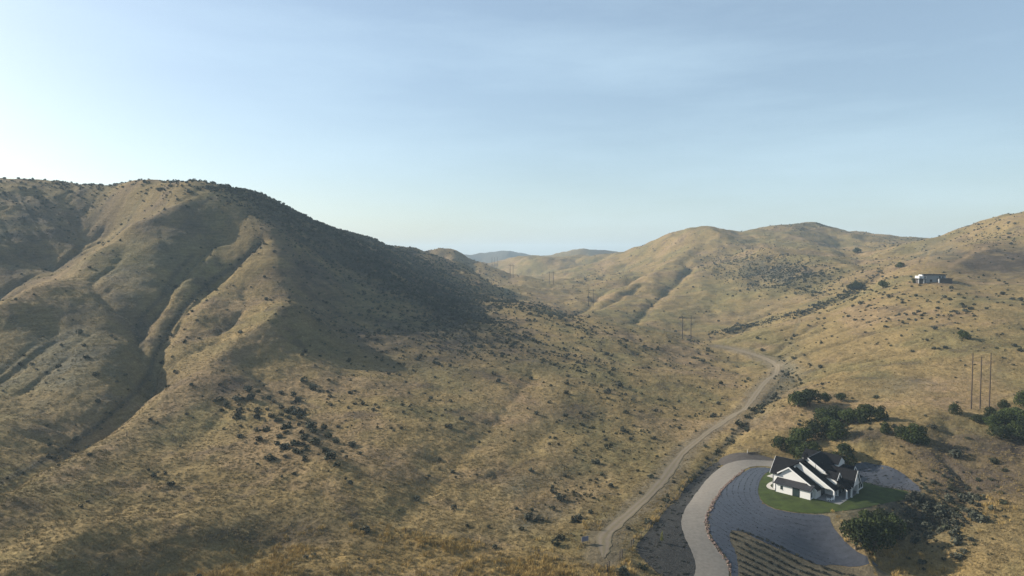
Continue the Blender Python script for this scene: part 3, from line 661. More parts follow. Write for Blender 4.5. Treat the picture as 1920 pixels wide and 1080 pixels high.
scl = np.stack([sz * r.uniform(.9, 1.3, c), sz * r.uniform(.9, 1.3, c), sz * r.uniform(.75, 1.05, c)], 1)
dark = (fbm(x / 60, d / 60, 2, 90) + 0.5 * blob(1150, 850, 220, 150, X=PX[j, i], Y=PY[j, i]) * 1.2) < r.normal(0.05, .25, c)
pick = r.integers(0, 3, c) * 2 + np.where(dark, 0, 1); rz = r.uniform(0, 6.28, c)
see = VIS[j, i] & (PX[j, i] > 8) & (PX[j, i] < 1912) & (PY[j, i] < 1072)
app = np.where(see, sz / d, 0); top = np.argsort(-app)[:300]; rest = np.setdiff1d(np.arange(c), top)
first = {}
for q in top:
    k = int(pick[q]); grey = k % 2
    o = mesh_obj('sagebrush' if grey else 'bitterbrush', SAGE[k], None, None, pos[q], float(rz[q])); o.scale = scl[q]
    x_, y_ = PX[j[q], i[q]], PY[j[q], i[q]]; rd = poly_dist(ROAD, np.array([x_]), np.array([y_]))[0]
    where = 'on the bank below the lawn' if x_ > 1560 and y_ > 860 else 'close beside the dirt road' if rd < 75 else 'on the gullied big hill' if x_ < 720 else 'on the open slope by the tall poles' if x_ > 1490 else 'between the big hill and dirt road'
    tag(o, ('grey green sagebrush mound ' if grey else 'dark green brush mound ') + where, 'shrub', ('grey sagebrush ' if grey else 'dark brush ') + where)
    first.setdefault(k, o)
for k in range(6):                                  # every shape stands somewhere as a shrub of its own
    if k not in first:
        o = mesh_obj('sagebrush', SAGE[k], None, None, pos[rest[k]], 0); o.scale = scl[rest[k]]; tag(o, 'rounded grey green sagebrush mound growing in dry grass', 'shrub', 'sagebrush mounds on the slopes'); first[k] = o
scatter('distant_brush', pos[rest], rz[rest], scl[rest], pick[rest], [first[k] for k in range(6)], 'scattered dark sagebrush covering the far slopes', 'brush')
print('SHRUBS', c)

# dry grass: short tufts over the near slopes, tall golden stands in the foreground
def one_tuft(name, seed, mat, px_, py_, s, label, cat, **kw):
    p = W(px_, py_); o = mesh_obj(name, tuft_mesh(name, seed, mat, **kw), None, None, p); o.scale = (s, s, s); tag(o, label, cat); return o
tufts = [tag(one_tuft('grass_tuft', 300 + k, m_straw, 900 + 40 * k, 1062 - 6 * k, .5, None, None, nb=18, h=.75, spread=.65), 'dry straw grass tuft at the edge of the golden grass', 'grass', 'straw grass tufts') for k in range(4)]
talls = [tag(one_tuft('golden_grass_tuft', 320 + k, m_gold, 930 + 30 * k, 1070 - 5 * k, 1.0, None, None, nb=26, h=1.1, spread=.6, wd=.035), 'tall golden grass tuft in the foreground stand', 'grass', 'golden grass tufts') for k in range(3)]
gd = (1.6 * (1 - sstep(150, 260, GY)) + .75 * (1 - sstep(260, 430, GY))) * (0.35 + .65 * sstep(-.3, .4, fbm(GX / 7, GY / 7, 3, 95))) * (~excl) * (PX > -80) * (PX < 2000) * (GY > 100) * (1 - .8 * padm)
a, b_, j, i, r = sample(gd, 8); d = np.exp(b_); x = a * d; c = len(d); s = r.uniform(.28, .62, c)
scatter('dry_grass', np.stack([x, d, H(x, d)], 1), r.uniform(0, 6.28, c), np.stack([s * 1.25, s * 1.25, s * r.uniform(.5, 1.0, c)], 1), r.integers(0, 4, c), tufts, 'short dry straw grass covering the slopes', 'grass')
print('GRASS', c)
td = (blob(1010, 1070, 130, 22) * 3 + blob(830, 1022, 90, 14, 8) * 1.8 + blob(700, 1010, 60, 12) * 1.2 + blob(520, 1050, 70, 30, -20) * 1.2 + blob(640, 1075, 300, 12) * .8 + blob(1660, 1050, 50, 26, 30) * 1.8 + blob(1740, 1070, 60, 20) * 1.2 + blob(1590, 1010, 14, 30, -30) * .8
      + blob(430, 1075, 120, 14) * .9 + blob(1880, 960, 50, 30) * .6 + blob(1140, 1050, 40, 14) * 1.2 + blob(1080, 1000, 60, 14, -20) * .4 + pline([(1185, 1018), (1215, 990), (1250, 950), (1290, 900)], 6) * .9)
td = td * (0.15 + .85 * sstep(-.1, .35, fbm(GX / 9, GY / 9, 3, 99))) * (~excl)
a, b_, j, i, r = sample(td, 9); d = np.exp(b_); x = a * d; c = len(d); s = r.uniform(.6, 1.15, c)
scatter('tall_golden_grass', np.stack([x, d, H(x, d)], 1), r.uniform(0, 6.28, c), np.stack([s, s, s], 1), r.integers(0, 3, c), talls, 'tall golden grass standing along the foreground', 'grass')
print('TALL', c)

# ------------------------------------------------------------------ trees
def tree_meshes(seed, w=6.0, h=5.0):
    r = random.Random(seed); st = MB(); L = []
    st.tube([(0, 0, -.4), (.1, .05, h * .2), (.05, 0, h * .42)], [.26, .2, .12], 7)
    for k in range(9):
        a = k * 2.4 + r.uniform(-.4, .4); q = w * .5 * r.uniform(.35, .72); z = h * r.uniform(.20, .64)
        L.append((q * math.cos(a), q * math.sin(a), z, w * r.uniform(.19, .29), h * r.uniform(.20, .30)))
        st.tube([(.05, 0, h * .2), (q * .5 * math.cos(a), q * .5 * math.sin(a), z * .7), (q * math.cos(a), q * math.sin(a), z)], [.12, .08, .03], 5)
    for k in range(4):
        a = r.uniform(0, 6.28); q = w * .16 * r.random(); L.append((q * math.cos(a), q * math.sin(a), h * r.uniform(.62, .82), w * r.uniform(.16, .24), h * r.uniform(.15, .22)))
    v, f = leaf_cloud(L, 88, 0.19, seed)
    return st.mesh('trunk', m_bark), from_py('crown', v, f, m_leaf)
TV = [tree_meshes(400 + k, 6.0, 5.0) for k in range(6)]
def tree(px_, py_, wpx, hpx, label, group, k=None, name='oak_tree'):
    """px_, py_: foot of the tree; size in picture pixels turned to metres at the foot's distance"""
    p = W(px_, py_); s = p.y / F; k = rnd.randrange(6) if k is None else k
    e_ = empty(name, (p.x, p.y, p.z - .1), rnd.uniform(0, 6.28)); tag(e_, label, 'tree', group)
    e_.scale = (wpx * s / 6.1, wpx * s / 6.1, hpx * s / 4.9)
    mesh_obj('trunk', TV[k][0], None, e_); mesh_obj('crown', TV[k][1], None, e_)
    return e_
gB, lB = 'trees in the thicket behind the white house', 'dark green broadleaf tree in the'
for a_ in [(1495, 762, 40, 30), (1518, 760, 42, 32), (1547, 756, 20, 22), (1577, 752, 22, 17), (1545, 800, 46, 38), (1566, 792, 34, 32), (1590, 796, 36, 32), (1607, 794, 34, 30), (1625, 790, 34, 36), (1650, 788, 32, 28),
           (1528, 822, 46, 40), (1550, 812, 36, 34), (1570, 824, 44, 38), (1500, 834, 40, 36), (1465, 845, 34, 30), (1490, 850, 34, 36), (1512, 868, 48, 42), (1528, 860, 34, 32)]:
    wh = 'small clump up the slope beyond the thicket' if a_[1] < 770 else 'long upper row of the thicket' if a_[1] < 803 else 'lower thicket touching the house roofs' if a_[1] > 843 else 'middle of the thicket behind the house'
    tree(*a_, lB + ' ' + wh, 'trees in the ' + wh)
tree(1582, 868, 46, 38, 'round dark green tree close behind the black roofs', None)
tree(1661, 812, 22, 22, 'small green tree at the edge of the dry knoll', None)
for a_ in [(1693, 822, 30, 26), (1712, 828, 38, 36), (1726, 832, 34, 34)]: tree(*a_, 'dark green tree casting long shadow on the dry knoll', 'trees on the dry knoll')
tree(1790, 776, 22, 22, 'small lone leaning tree beside the tall wooden poles', None)
for a_ in [(1858, 788, 30, 26), (1882, 768, 22, 20), (1900, 788, 42, 26), (1918, 762, 32, 32), (1905, 824, 50, 38), (1874, 822, 36, 28), (1925, 808, 50, 38), (1862, 800, 34, 22), (1835, 792, 26, 16), (1880, 800, 36, 34)]:
    tree(*a_, 'green tree in the grove below the tall wooden poles', 'trees below the tall poles')
for a_ in [(1605, 1030, 56, 64), (1640, 1034, 68, 72), (1668, 1016, 56, 56), (1620, 1000, 48, 46), (1655, 995, 50, 42)]: tree(*a_, 'large green tree clump on the bank below the lawn', 'trees on the bank below the lawn')
for a_ in [(1596, 544, 20, 13), (1612, 542, 20, 13), (1604, 538, 16, 12)]: tree(*a_, 'green tree in the ravine below the far hill', 'trees in the far ravine')
tree(1655, 541, 20, 16, 'rounded green tree standing between ravine and hillside house', None)
tree(1607, 474, 17, 10, 'lone dark tree on the tan slope under the saddle', None)
tree(1687, 501, 16, 10, 'dark green tree above the hillside house driveway', None)
for a_ in [(1810, 636, 20, 15), (1803, 630, 12, 12)]: tree(*a_, 'dark rounded thicket tree on the open brushy hillside', 'trees on the brushy hillside')
for a_ in [(1720, 530, 7, 11), (1728, 530, 6, 12), (1714, 531, 6, 9)]: tree(*a_, 'small upright garden tree beside the hillside house', 'garden trees at the hillside house')
# conifer-like sapling in the mulch bank
p = W(1241, 1018); sp = empty('sapling', p); tag(sp, 'slender yellow green sapling planted in the dark mulch bank', 'tree')
MB().tube([(0, 0, -.2), (0, 0, 2.3)], [.05, .02], 6).build('trunk', m_bark, sp)
v, f = leaf_cloud([(0, 0, .9 + .45 * k, .42 - .07 * k, .4) for k in range(5)], 700, .09, 77)
mesh_obj('crown', from_py('crown', v, f, simple_mat('sapling_leaf', (0.13, 0.13, 0.035), var=.3, scale=2)), None, sp)

# ------------------------------------------------------------------ white house with black roofs
m_wall = simple_mat('white_board_siding', (0.56, 0.555, 0.54), rough=.6, var=.04, scale=.6)
m_trim = simple_mat('white_trim_paint', (0.60, 0.60, 0.59), rough=.5, var=.03, scale=1)
m_roof = simple_mat('black_shingle', (0.010, 0.010, 0.0115), rough=.9, var=.35, scale=2.5, bump=.03, bscale=5, spec=.06)
m_shed = simple_mat('dark_metal_roof', (0.026, 0.025, 0.028), rough=.5, var=.15, scale=1, spec=.3)
m_black = simple_mat('black_window_frame', (0.012, 0.012, 0.013), rough=.4, var=.1)
m_glass = simple_mat('window_glass', (0.020, 0.032, 0.034), rough=.06, var=.1, spec=.8)
m_dark = simple_mat('dark_brown_wall', (0.055, 0.047, 0.042), rough=.7, var=.15)  # dark brown for the patio back wall and far house lower parts
m_slab = simple_mat('porch_concrete', (0.15, 0.15, 0.15), rough=.8, var=.08)

hs = empty('white_house', (HC[0], HC[1], HZ), PHI); tag(hs, 'white farmhouse with stepped black gable roofs on the lawn', 'house')
def wall(mb, nm='wall', mat=m_wall, par=hs): return mb.build(nm, mat, par)
def slab(a, b_, c, d, th=.24, mat=None, nm='roof_plane', par=hs):
    """roof plane through four points, with thickness"""
    return MB().prism([a, b_, c, d], (0, 0, -th)).build(nm, mat or m_roof, par)
def rake(p0, p1, nm='rake_board', par=hs):
    """white barge board along a sloping roof edge in a plane u = const (or v = const)"""
    p0, p1 = Vector(p0), Vector(p1)
    off = (0.07, 0, 0) if abs(p0.x - p1.x) < 1e-6 else (0, 0.07, 0)
    return MB().prism([p0 + Vector((0, 0, .05)), p1 + Vector((0, 0, .05)), p1 - Vector((0, 0, .33)), p0 - Vector((0, 0, .33))], off).build(nm, m_trim, par)
def window_u(u, v0, v1, z0, z1, par=None, bars=1, nm='window'):
    """window in a wall that faces -u"""
    fr = MB().box(u - .05, u + .03, v0 - .09, v1 + .09, z0 - .09, z1 + .09).build(nm, m_black, par or hs)
    w_ = (v1 - v0 - .05 * (bars - 1)) / bars
    for k in range(bars): MB().box(u - .07, u - .04, v0 + k * (w_ + .05), v0 + k * (w_ + .05) + w_, z0, z1).build('pane', m_glass, fr)
    MB().box(u - .12, u - .05, v0 - .12, v1 + .12, z0 - .16, z0 - .09).build('sill', m_trim, fr)
    return fr
def window_v(v, u0, u1, z0, z1, par=None, bars=1, nm='window'):
    fr = MB().box(u0 - .09, u1 + .09, v - .05, v + .03, z0 - .09, z1 + .09).build(nm, m_black, par or hs)
    w_ = (u1 - u0 - .05 * (bars - 1)) / bars
    for k in range(bars): MB().box(u0 + k * (w_ + .05), u0 + k * (w_ + .05) + w_, v - .07, v - .04, z0, z1).build('pane', m_glass, fr)
    return fr

# single-storey bay along the lit end wall
wall(MB().prism([(0, 0, 0), (0, 0, 2.55), (2.0, 0, 3.30), (2.0, 0, 0)], (0, 9.7, 0)))
slab((-.45, -.4, 2.68), (-.45, 10.1, 2.68), (1.97, 10.1, 3.68), (1.97, -.4, 3.68), .16, m_shed, 'shed_roof')
window_u(0, 7.7, 8.2, 1.15, 2.05)
window_u(0, 3.0, 4.8, .15, 2.25, bars=2, nm='glass_door')
window_v(0, .6, 1.1, .7, 1.9)
MB().tube([(-.06, 9.75, 0), (-.06, 9.75, 2.5)], .05).build('downspout', m_black, hs)
# first gable: long catslide to the right
wall(MB().prism([(2.0, 11.5, 0), (2.0, 11.5, 4.55), (2.0, 9.9, 4.75), (2.0, 6.76, 6.95), (2.0, -.75, 2.45), (2.0, -.75, 0)], (3.0, 0, 0)))
slab((1.55, 6.76, 7.25), (1.55, -1.15, 2.52), (5.0, -1.15, 2.52), (5.0, 6.76, 7.25)); slab((1.55, 6.76, 7.24), (5.0, 6.76, 7.24), (5.0, 10.0, 5.0), (1.55, 10.0, 5.0))
rake((1.48, 6.76, 7.25), (1.48, -1.15, 2.52)); rake((1.48, 6.76, 7.24), (1.48, 10.0, 5.0))
MB().tube([(1.93, 11.4, 0), (1.93, 11.4, 4.5)], .05).build('downspout', m_black, hs)
# wing whose ridge runs along the end wall
wall(MB().prism([(2.03, 11.52, 0), (2.03, 11.52, 4.6), (5.0, 11.52, 8.2), (7.97, 11.52, 4.6), (7.97, 11.52, 0)], (0, -5.5, 0)))
slab((1.45, 12.05, 4.72), (5.0, 12.05, 8.62), (5.0, 4.9, 8.62), (1.45, 9.6, 4.72)); slab((5.0, 12.05, 8.62), (8.55, 12.05, 4.72), (8.55, 3.5, 4.72), (5.0, 3.5, 8.62))
rake((1.45, 12.06, 4.72), (5.0, 12.06, 8.62)); rake((5.0, 12.06, 8.62), (8.55, 12.06, 4.72))
# second gable with covered patio under its low end
wall(MB().prism([(5.0, 8.5, 2.6), (5.0, 8.5, 5.9), (5.0, 5.0, 8.05), (5.0, -4.2, 2.62)], (3.2, 0, 0)), 'gable_wall')
wall(MB().box(5.3, 9.0, -.6, 8.5, 0, 2.6))
slab((4.55, 5.0, 8.4), (4.55, -4.55, 2.58), (8.3, -4.55, 2.58), (8.3, 5.0, 8.4)); rake((4.48, 5.0, 8.4), (4.48, -4.55, 2.58))
slab((4.55, 5.0, 8.39), (8.3, 5.0, 8.39), (8.3, 8.8, 6.0), (4.55, 8.8, 6.0))
MB().box(8.9, 9.1, -4.2, -.6, 0, 2.6).build('patio_wall', m_dark, hs)
window_v(-.62, 5.8, 8.4, .1, 2.3, bars=3, nm='patio_door')
# long main range, ridge along u; third gable at its near end; hip at the far end
RS = .60
def rz_(v): return 9.25 - RS * abs(v - 4.0)
wall(MB().prism([(8.0, 12.5, 0), (8.0, 12.5, rz_(12.5) - .3), (8.0, 4.0, 8.95), (8.0, -3.6, rz_(-3.6) - .3), (8.0, -3.6, 0)], (9.0, 0, 0)), 'wall')
wall(MB().box(16.9, 20.5, -3.6, 11.5, 0, 3.6))
slab((7.6, 4.0, 9.25), (7.6, -6.9, rz_(-6.9)), (16.5, -6.9, rz_(-6.9)), (16.5, 4.0, 9.25)); slab((7.6, 4.0, 9.24), (16.5, 4.0, 9.24), (16.5, 13.0, rz_(13)), (7.6, 13.0, rz_(13)))
slab((16.5, 4.0, 9.25), (16.5, -6.9, rz_(-6.9)), (21.4, -6.9, rz_(-6.9)), (21.4, -6.8, rz_(-6.9) + .05)); slab((16.5, 4.0, 9.24), (21.4, -6.85, rz_(-6.9)), (21.4, 13.0, rz_(13)), (16.5, 13.0, rz_(13)))
rake((7.53, 4.0, 9.25), (7.53, -.9, rz_(-.9)))
MB().prism([(7.95, 4.0, 8.95), (7.95, -.9, rz_(-.9) - .3), (7.95, -.9, 4.6), (7.95, 4.0, 4.6)], (.1, 0, 0)).build('gable_wall', m_wall, hs)
# cross gable with tall ridge behind
slab((17.8, -1.5, 8.9), (15.2, -1.5, 7.0), (15.2, 9.0, 7.0), (17.8, 9.0, 8.9)); slab((17.8, -1.5, 8.89), (17.8, 9.0, 8.89), (20.4, 9.0, 7.0), (20.4, -1.5, 7.0))
MB().prism([(15.3, -1.3, 6.9), (17.8, -1.3, 8.7), (20.3, -1.3, 6.9), (20.3, -1.3, 4.0), (15.3, -1.3, 4.0)], (0, 10, 0)).build('gable_wall', m_wall, hs)
def dormer(u0, v0, wd, apex, eave, back, nm='dormer'):
    fc = MB().prism([(u0 - wd, v0, eave - 1.9), (u0 - wd, v0, eave), (u0, v0, apex - .1), (u0 + wd, v0, eave), (u0 + wd, v0, eave - 1.9)], (0, back, 0)).build(nm, m_wall, hs)
    o_ = .3
    k = (apex - eave) / wd
    slab((u0, v0 - o_, apex), (u0 - wd - o_, v0 - o_, eave - k * o_), (u0 - wd - o_, v0 + back, eave - k * o_), (u0, v0 + back, apex), .14, nm='dormer_roof', par=fc)
    slab((u0, v0 - o_, apex - .01), (u0, v0 + back, apex - .01), (u0 + wd + o_, v0 + back, eave - k * o_), (u0 + wd + o_, v0 - o_, eave - k * o_), .14, nm='dormer_roof', par=fc)
    for s in (-1, 1): rake((u0, v0 - o_ - .07, apex), (u0 + s * (wd + o_), v0 - o_ - .07, eave - k * o_), par=fc)
    return fc
f_ = dormer(8.9, -3.9, 1.15, 6.55, 5.35, 5.0); window_v(-3.92, 8.5, 9.3, 4.1, 5.5, par=hs)
f_ = dormer(19.0, -4.4, 1.05, 6.3, 5.2, 4.0); window_v(-4.42, 18.65, 19.35, 4.0, 5.3, par=hs)
# porch gable over the entrance
f_ = dormer(12.6, -7.3, 2.5, 7.1, 3.55, 8.0, 'porch_gable'); 
for vt in f_.data.vertices:
    if vt.co.z < 3.0: vt.co.z = 3.0
# low range at the far end
wall(MB().box(16.4, 20.8, -6.3, -3.5, 0, 2.75)); slab((16.0, -7.3, 2.75), (21.6, -7.3, 2.75), (21.6, -4.0, 3.95), (16.0, -4.0, 3.95), .16, m_shed, 'shed_roof')
for u0 in (17.0, 18.9): window_v(-6.32, u0, u0 + 1.2, .7, 2.2, bars=2)
for u0, u1 in ((8.7, 10.2), (10.8, 12.0)): window_v(-3.62, u0, u1, .2, 2.3, bars=2)
window_v(-3.62, 12.6, 14.2, .1, 2.4, bars=2, nm='front_door')
for u0, v0, h_ in ((5.2, -4.2, 2.55), (8.3, -6.4, 2.75), (10.3, -6.9, 3.1), (14.9, -6.9, 3.1), (8.6, -3.9, 2.6)):
    c_ = MB().box(u0 - .17, u0 + .17, v0 - .17, v0 + .17, 0, h_).build('column', m_trim, hs)
    MB().box(u0 - .24, u0 + .24, v0 - .24, v0 + .24, 0, .25).build('column_base', m_trim, c_)
MB().box(8.1, 15.2, -6.75, -6.35, 2.5, 2.8).build('porch_beam', m_trim, hs)
MB().box(2.2, 16.3, -6.9, -3.4, .02, .16).build('porch_floor', m_slab, hs); MB().box(2.2, 9.0, -3.38, -.7, .02, .155).build('patio_floor', m_slab, hs)
MB().box(9.3, 10.1, 5.0, 5.9, 7.6, 10.0).build('chimney', m_roof, hs)

# gutters, vents and ridge caps
for a_, b_ in (((1.40, 9.7, 4.62), (1.40, 12.0, 4.62)), ((7.6, -6.97, 2.62), (10.0, -6.97, 2.62)), ((1.6, -1.22, 2.42), (4.9, -1.22, 2.42)), ((4.6, -4.62, 2.48), (7.5, -4.62, 2.48)), ((16.0, -7.36, 2.68), (21.6, -7.36, 2.68)), ((-.52, -.4, 2.58), (-.52, 10.1, 2.58))):
    MB().tube([a_, b_], .075, 6).build('gutter', m_black, hs)
for u_, v_ in ((10.6, 1.2), (13.6, 2.4), (6.6, 1.4)): MB().tube([(u_, v_, 6.6), (u_, v_, rz_(v_) + .45)], .06, 6).build('roof_vent', m_shed, hs)
MB().box(7.6, 16.5, 3.88, 4.12, 9.2, 9.3).build('ridge_cap', m_black, hs); MB().box(4.88, 5.12, 5.0, 12.05, 8.57, 8.67).build('ridge_cap', m_black, hs)
for k in range(15): MB().prism([(-.44, -.3 + k * .72, 2.69), (1.95, -.3 + k * .72, 3.68), (1.95, -.27 + k * .72, 3.68), (-.44, -.27 + k * .72, 2.69)], (0, 0, .05)).build('roof_seam', m_shed, hs)

def local(u, v, z=0.0): q_ = HC + EU * u + EV * v; return Vector((q_[0], q_[1], HZ + z))
def garden_chair(u, v, rz, label):
    e_ = empty('patio_chair', local(u, v, .16), PHI + rz); tag(e_, label, 'chair', 'white patio chairs')
    MB().prism([(-.3, -.3, .38), (.3, -.3, .42), (.3, .3, .42), (-.3, .3, .38)], (0, 0, .05)).build('seat', m_trim, e_)
    for k in range(4): MB().prism([(-.28 - .0, -.3 + k * .16, .4), (-.45, -.3 + k * .16, 1.05), (-.45, -.17 + k * .16, 1.05), (-.28, -.17 + k * .16, .4)], (.03, 0, 0)).build('back_slat', m_trim, e_)
    for s in (-1, 1):
        MB().box(-.35, .4, s * .36 - .06, s * .36 + .06, .58, .62).build('armrest', m_trim, e_)
        for q_ in (-.28, .3): MB().box(q_ - .04, q_ + .04, s * .34 - .04, s * .34 + .04, 0, .58).build('leg', m_trim, e_)
garden_chair(2.9, -3.6, R(-60), 'white slatted patio chair in front of the covered patio'); garden_chair(3.9, -4.4, R(120), 'white slatted patio chair in front of the covered patio')
tb = empty('patio_table', local(3.2, -4.3, .16)); tag(tb, 'small round white table between the patio chairs', 'table')
MB().tube([(0, 0, .44), (0, 0, .48)], .34, 14).build('table_top', m_trim, tb); MB().tube([(0, 0, 0), (0, 0, .44)], .05, 8).build('leg', m_trim, tb)

# ------------------------------------------------------------------ flat-roofed house on the far bench
p = W(1749, 529); fh = empty('hillside_house', p, R(-14)); fh.scale = (1, 1, .84); tag(fh, 'small flat roofed white house on the hillside bench', 'house')
sc_ = p.y / F
m_grey = simple_mat('grey_stucco', (0.20, 0.22, 0.23), rough=.8, var=.06, scale=.5)
X0 = lambda q_: (q_ - 1749) * sc_ * 1.02
m_pale = simple_mat('pale_stucco', (0.42, 0.42, 0.41), rough=.8, var=.05)
MB().box(X0(1737), X0(1770), 0, 9, -1, 5.8).build('wall', m_grey, fh); MB().box(X0(1732), X0(1771.5), -.8, 9.8, 5.8, 6.4).build('roof', m_roof, fh)
MB().box(X0(1725.5), X0(1738), -1.2, 8, 2.9, 5.0).build('upper_wall', m_pale, fh); MB().box(X0(1730), X0(1732.6), -1.4, 6, 2.4, 6.0).build('chimney', m_wall, fh)
MB().box(X0(1721), X0(1736), -3.0, 3, 2.5, 2.85).build('porch_roof', m_roof, fh)
for q_ in (1723, 1731.5): MB().box(X0(q_), X0(q_) + .5, -2.8, -2.3, -1, 2.5).build('porch_post', m_wall, fh)
MB().box(X0(1724), X0(1735), -.2, 4, -1, 2.5).build('lower_wall', m_dark, fh)
MB().box(X0(1757), X0(1779), -2.2, 5, -1, 2.9).build('garage', m_dark, fh); MB().box(X0(1755.5), X0(1780), -2.6, 5.4, 2.9, 3.2).build('garage_roof', m_roof, fh)
MB().box(X0(1756), X0(1758), -2.9, -2.1, -1, 2.8).build('porch_post', m_wall, fh)
for a_, b_ in ((1759, 1761.5), (1764, 1766.5)): fr = MB().box(X0(a_), X0(b_), -.06, .05, 3.4, 4.9).build('window', m_black, fh); MB().box(X0(a_) + .1, X0(b_) - .1, -.08, -.05, 3.5, 4.8).build('pane', m_glass, fr)
for a_, b_ in ((1733, 1734.4), (1735.2, 1736.6)): fr = MB().box(X0(a_), X0(b_), -1.26, -1.15, 3.4, 4.6).build('window', m_black, fh); MB().box(X0(a_) + .08, X0(b_) - .08, -1.28, -1.25, 3.5, 4.5).build('pane', m_glass, fr)
MB().box(X0(1744), X0(1748), -.06, .05, .2, 2.2).build('front_door', m_black, fh)

# ------------------------------------------------------------------ power line
m_pole = simple_mat('creosoted_pole', (0.055, 0.040, 0.031), rough=.8, var=.25, scale=3)
m_ins = simple_mat('insulator_glaze', (0.10, 0.09, 0.085), rough=.3, var=.1)
def pole_only(px_, pyb, pyt, label, group, rad=.21):
    p = W(px_, pyb); h_ = (pyb - pyt) * p.y / F
    e_ = empty('utility_pole', p); tag(e_, label, 'pole', group)
    MB().tube([(0, 0, -1), (0, 0, h_)], [rad, rad * .66], 8).build('shaft', m_pole, e_)
    for k, q_ in enumerate((.93, .86)):
        MB().tube([(0, -.2, h_ * q_), (0, -.75, h_ * q_ - .15)], .07, 5).build('insulator', m_ins, e_)
lb = 'tall brown wooden pole in the row of three above the grove'
pole_only(1821, 767, 661, lb, 'row of three tall poles'); pole_only(1837.5, 766, 667, lb, 'row of three tall poles'); pole_only(1855, 764, 660, lb, 'row of three tall poles')
def h_frame(px0, px1, pyb, pyt, dmin, label, rad=.36, arm=True):
    p0 = W(px0, pyb, dmin); p1 = W(px1, pyb, dmin); p1 = Vector((p1.x, p0.y, float(H(p1.x, p0.y))))
    h_ = (pyb - pyt) * p0.y / F; wx = p1.x - p0.x
    e_ = empty('power_pylon', (p0.x, p0.y, p0.z)); tag(e_, label, 'pylon', 'power pylons up the valley')
    dz_ = p1.z - p0.z
    for x_, zb in ((0, -1), (wx, dz_ - 1)): MB().tube([(x_, 0, zb), (x_, 0, h_ + 1.6)], [rad, rad * .7], 6).build('leg', m_pole, e_)
    if arm:
        MB().box(-wx * .5, wx * 1.5, -.16, .16, h_ - .2, h_ + .2).build('crossarm', m_pole, e_)
        for q_ in (-.45, .5, 1.45): MB().tube([(wx * q_, 0, h_ - .2), (wx * q_, 0, h_ - 1.7)], .11, 5).build('insulator', m_ins, e_)
h_frame(1279.5, 1291, 634, 596, 470, 'twin pole wooden power pylon by the green creek brush')
h_frame(1103.5, 1111.5, 574, 544.5, 600, 'twin pole wooden power pylon on the tan valley floor', .34)
h_frame(1030, 1037.5, 533, 511.5, 800, 'twin pole wooden power pylon on the lower spur of the valley side', .40)
h_frame(956.5, 962, 521, 497.5, 900, 'twin pole wooden power pylon on the dark brushy spur', .42)
for q_ in (922.5, 927.5, 932.5):
    pole_only(q_, 500, 482, 'far thin pole against the blue hills', 'far row of three poles', .42)

# ------------------------------------------------------------------ fences
m_post = simple_mat('weathered_post', (0.085, 0.070, 0.058), rough=.9, var=.3, scale=5)
m_wire = simple_mat('galvanised_wire', (0.16, 0.15, 0.14), rough=.6, var=.1, metal=.3)
def fence(pl, step, h_, label, rad=.07, wires=3):
    ln = resample([np.array(W(x, y)[:2]) for x, y in pl], step, False)
    P_ = [Vector((q_[0], q_[1], float(H(q_[0], q_[1])))) for q_ in ln]; o0 = P_[0]
    e_ = empty('wire_fence', o0); tag(e_, label, 'fence')
    for k, q_ in enumerate(P_):
        r_ = q_ - o0; big = rad * (1.9 if k % 7 == 0 else 1)
        MB().tube([r_ + Vector((0, 0, -.4)), r_ + Vector((rnd.uniform(-.06, .06), rnd.uniform(-.06, .06), h_ * (1.15 if k % 7 == 0 else 1)))], [big, big * .9], 6).build('post', m_post, e_)
    for k in range(wires):
        MB().tube([q_ - o0 + Vector((0, 0, h_ * (.35 + .27 * k))) for q_ in P_], .012, 3).build('wire', m_wire, e_)
fence([(238, 818), (270, 820), (300, 819), (342, 815)], 3.4, 1.3, 'short wire fence crossing the pale ridge on the left hill')
fence([(760, 1000), (830, 1002), (880, 1012), (940, 1028), (1010, 1040), (1060, 1052), (1100, 1066)], 3.6, 1.2, 'wire fence running behind the tall golden grass', .045)
fence([(1140, 1066), (1165, 1042), (1188, 1022), (1216, 992), (1250, 953), (1290, 903), (1322, 876), (1346, 858)], 4.0, 1.25, 'wire fence between the dirt road and the mulched bank', .055)
# stout corner posts with a gate
p0, p1 = W(1110, 1069), W(1138, 1072)
gt = empty('farm_gate', p0); tag(gt, 'dark metal farm gate across the track', 'gate')
d_ = p1 - p0
for k in range(5): MB().tube([Vector((0, 0, .3 + .24 * k)), d_ + Vector((0, 0, .3 + .24 * k))], .028, 5).build('rail', m_post, gt)
for s in (0, .33, .66, 1): MB().tube([d_ * s + Vector((0, 0, .2)), d_ * s + Vector((0, 0, 1.32))], .035, 5).build('upright', m_post, gt)
for q_, wh in (((1138.5, 1073), 'at the farm gate'), ((1142, 1067.5), 'at the farm gate'), ((1162, 1049), 'midway between gate and mulched bank'), ((1166, 1045), 'midway between gate and mulched bank'), ((1183, 1027), 'at the corner of the mulched bank'), ((1187, 1023.5), 'at the corner of the mulched bank')):
    p = W(*q_); e_ = MB().tube([(0, 0, -.5), (.03, 0, 1.9)], [.15, .13], 8).build('corner_post', m_post, None, loc=p); tag(e_, 'stout dark timber post ' + wh, 'post', 'stout posts ' + wh)
# notice board by the turning place
p = W(1097, 1019); sg = empty('notice_board', p, R(25)); tag(sg, 'small blue grey notice board in the grass by the track', 'sign')
MB().box(-.9, .9, -.04, .04, .55, 1.65).build('panel', simple_mat('faded_blue_panel', (0.15, 0.15, 0.19), rough=.5, var=.2, scale=2), sg)
for s in (-.7, .7): MB().box(s - .05, s + .05, .05, .14, -.3, 1.6).build('post', m_post, sg)
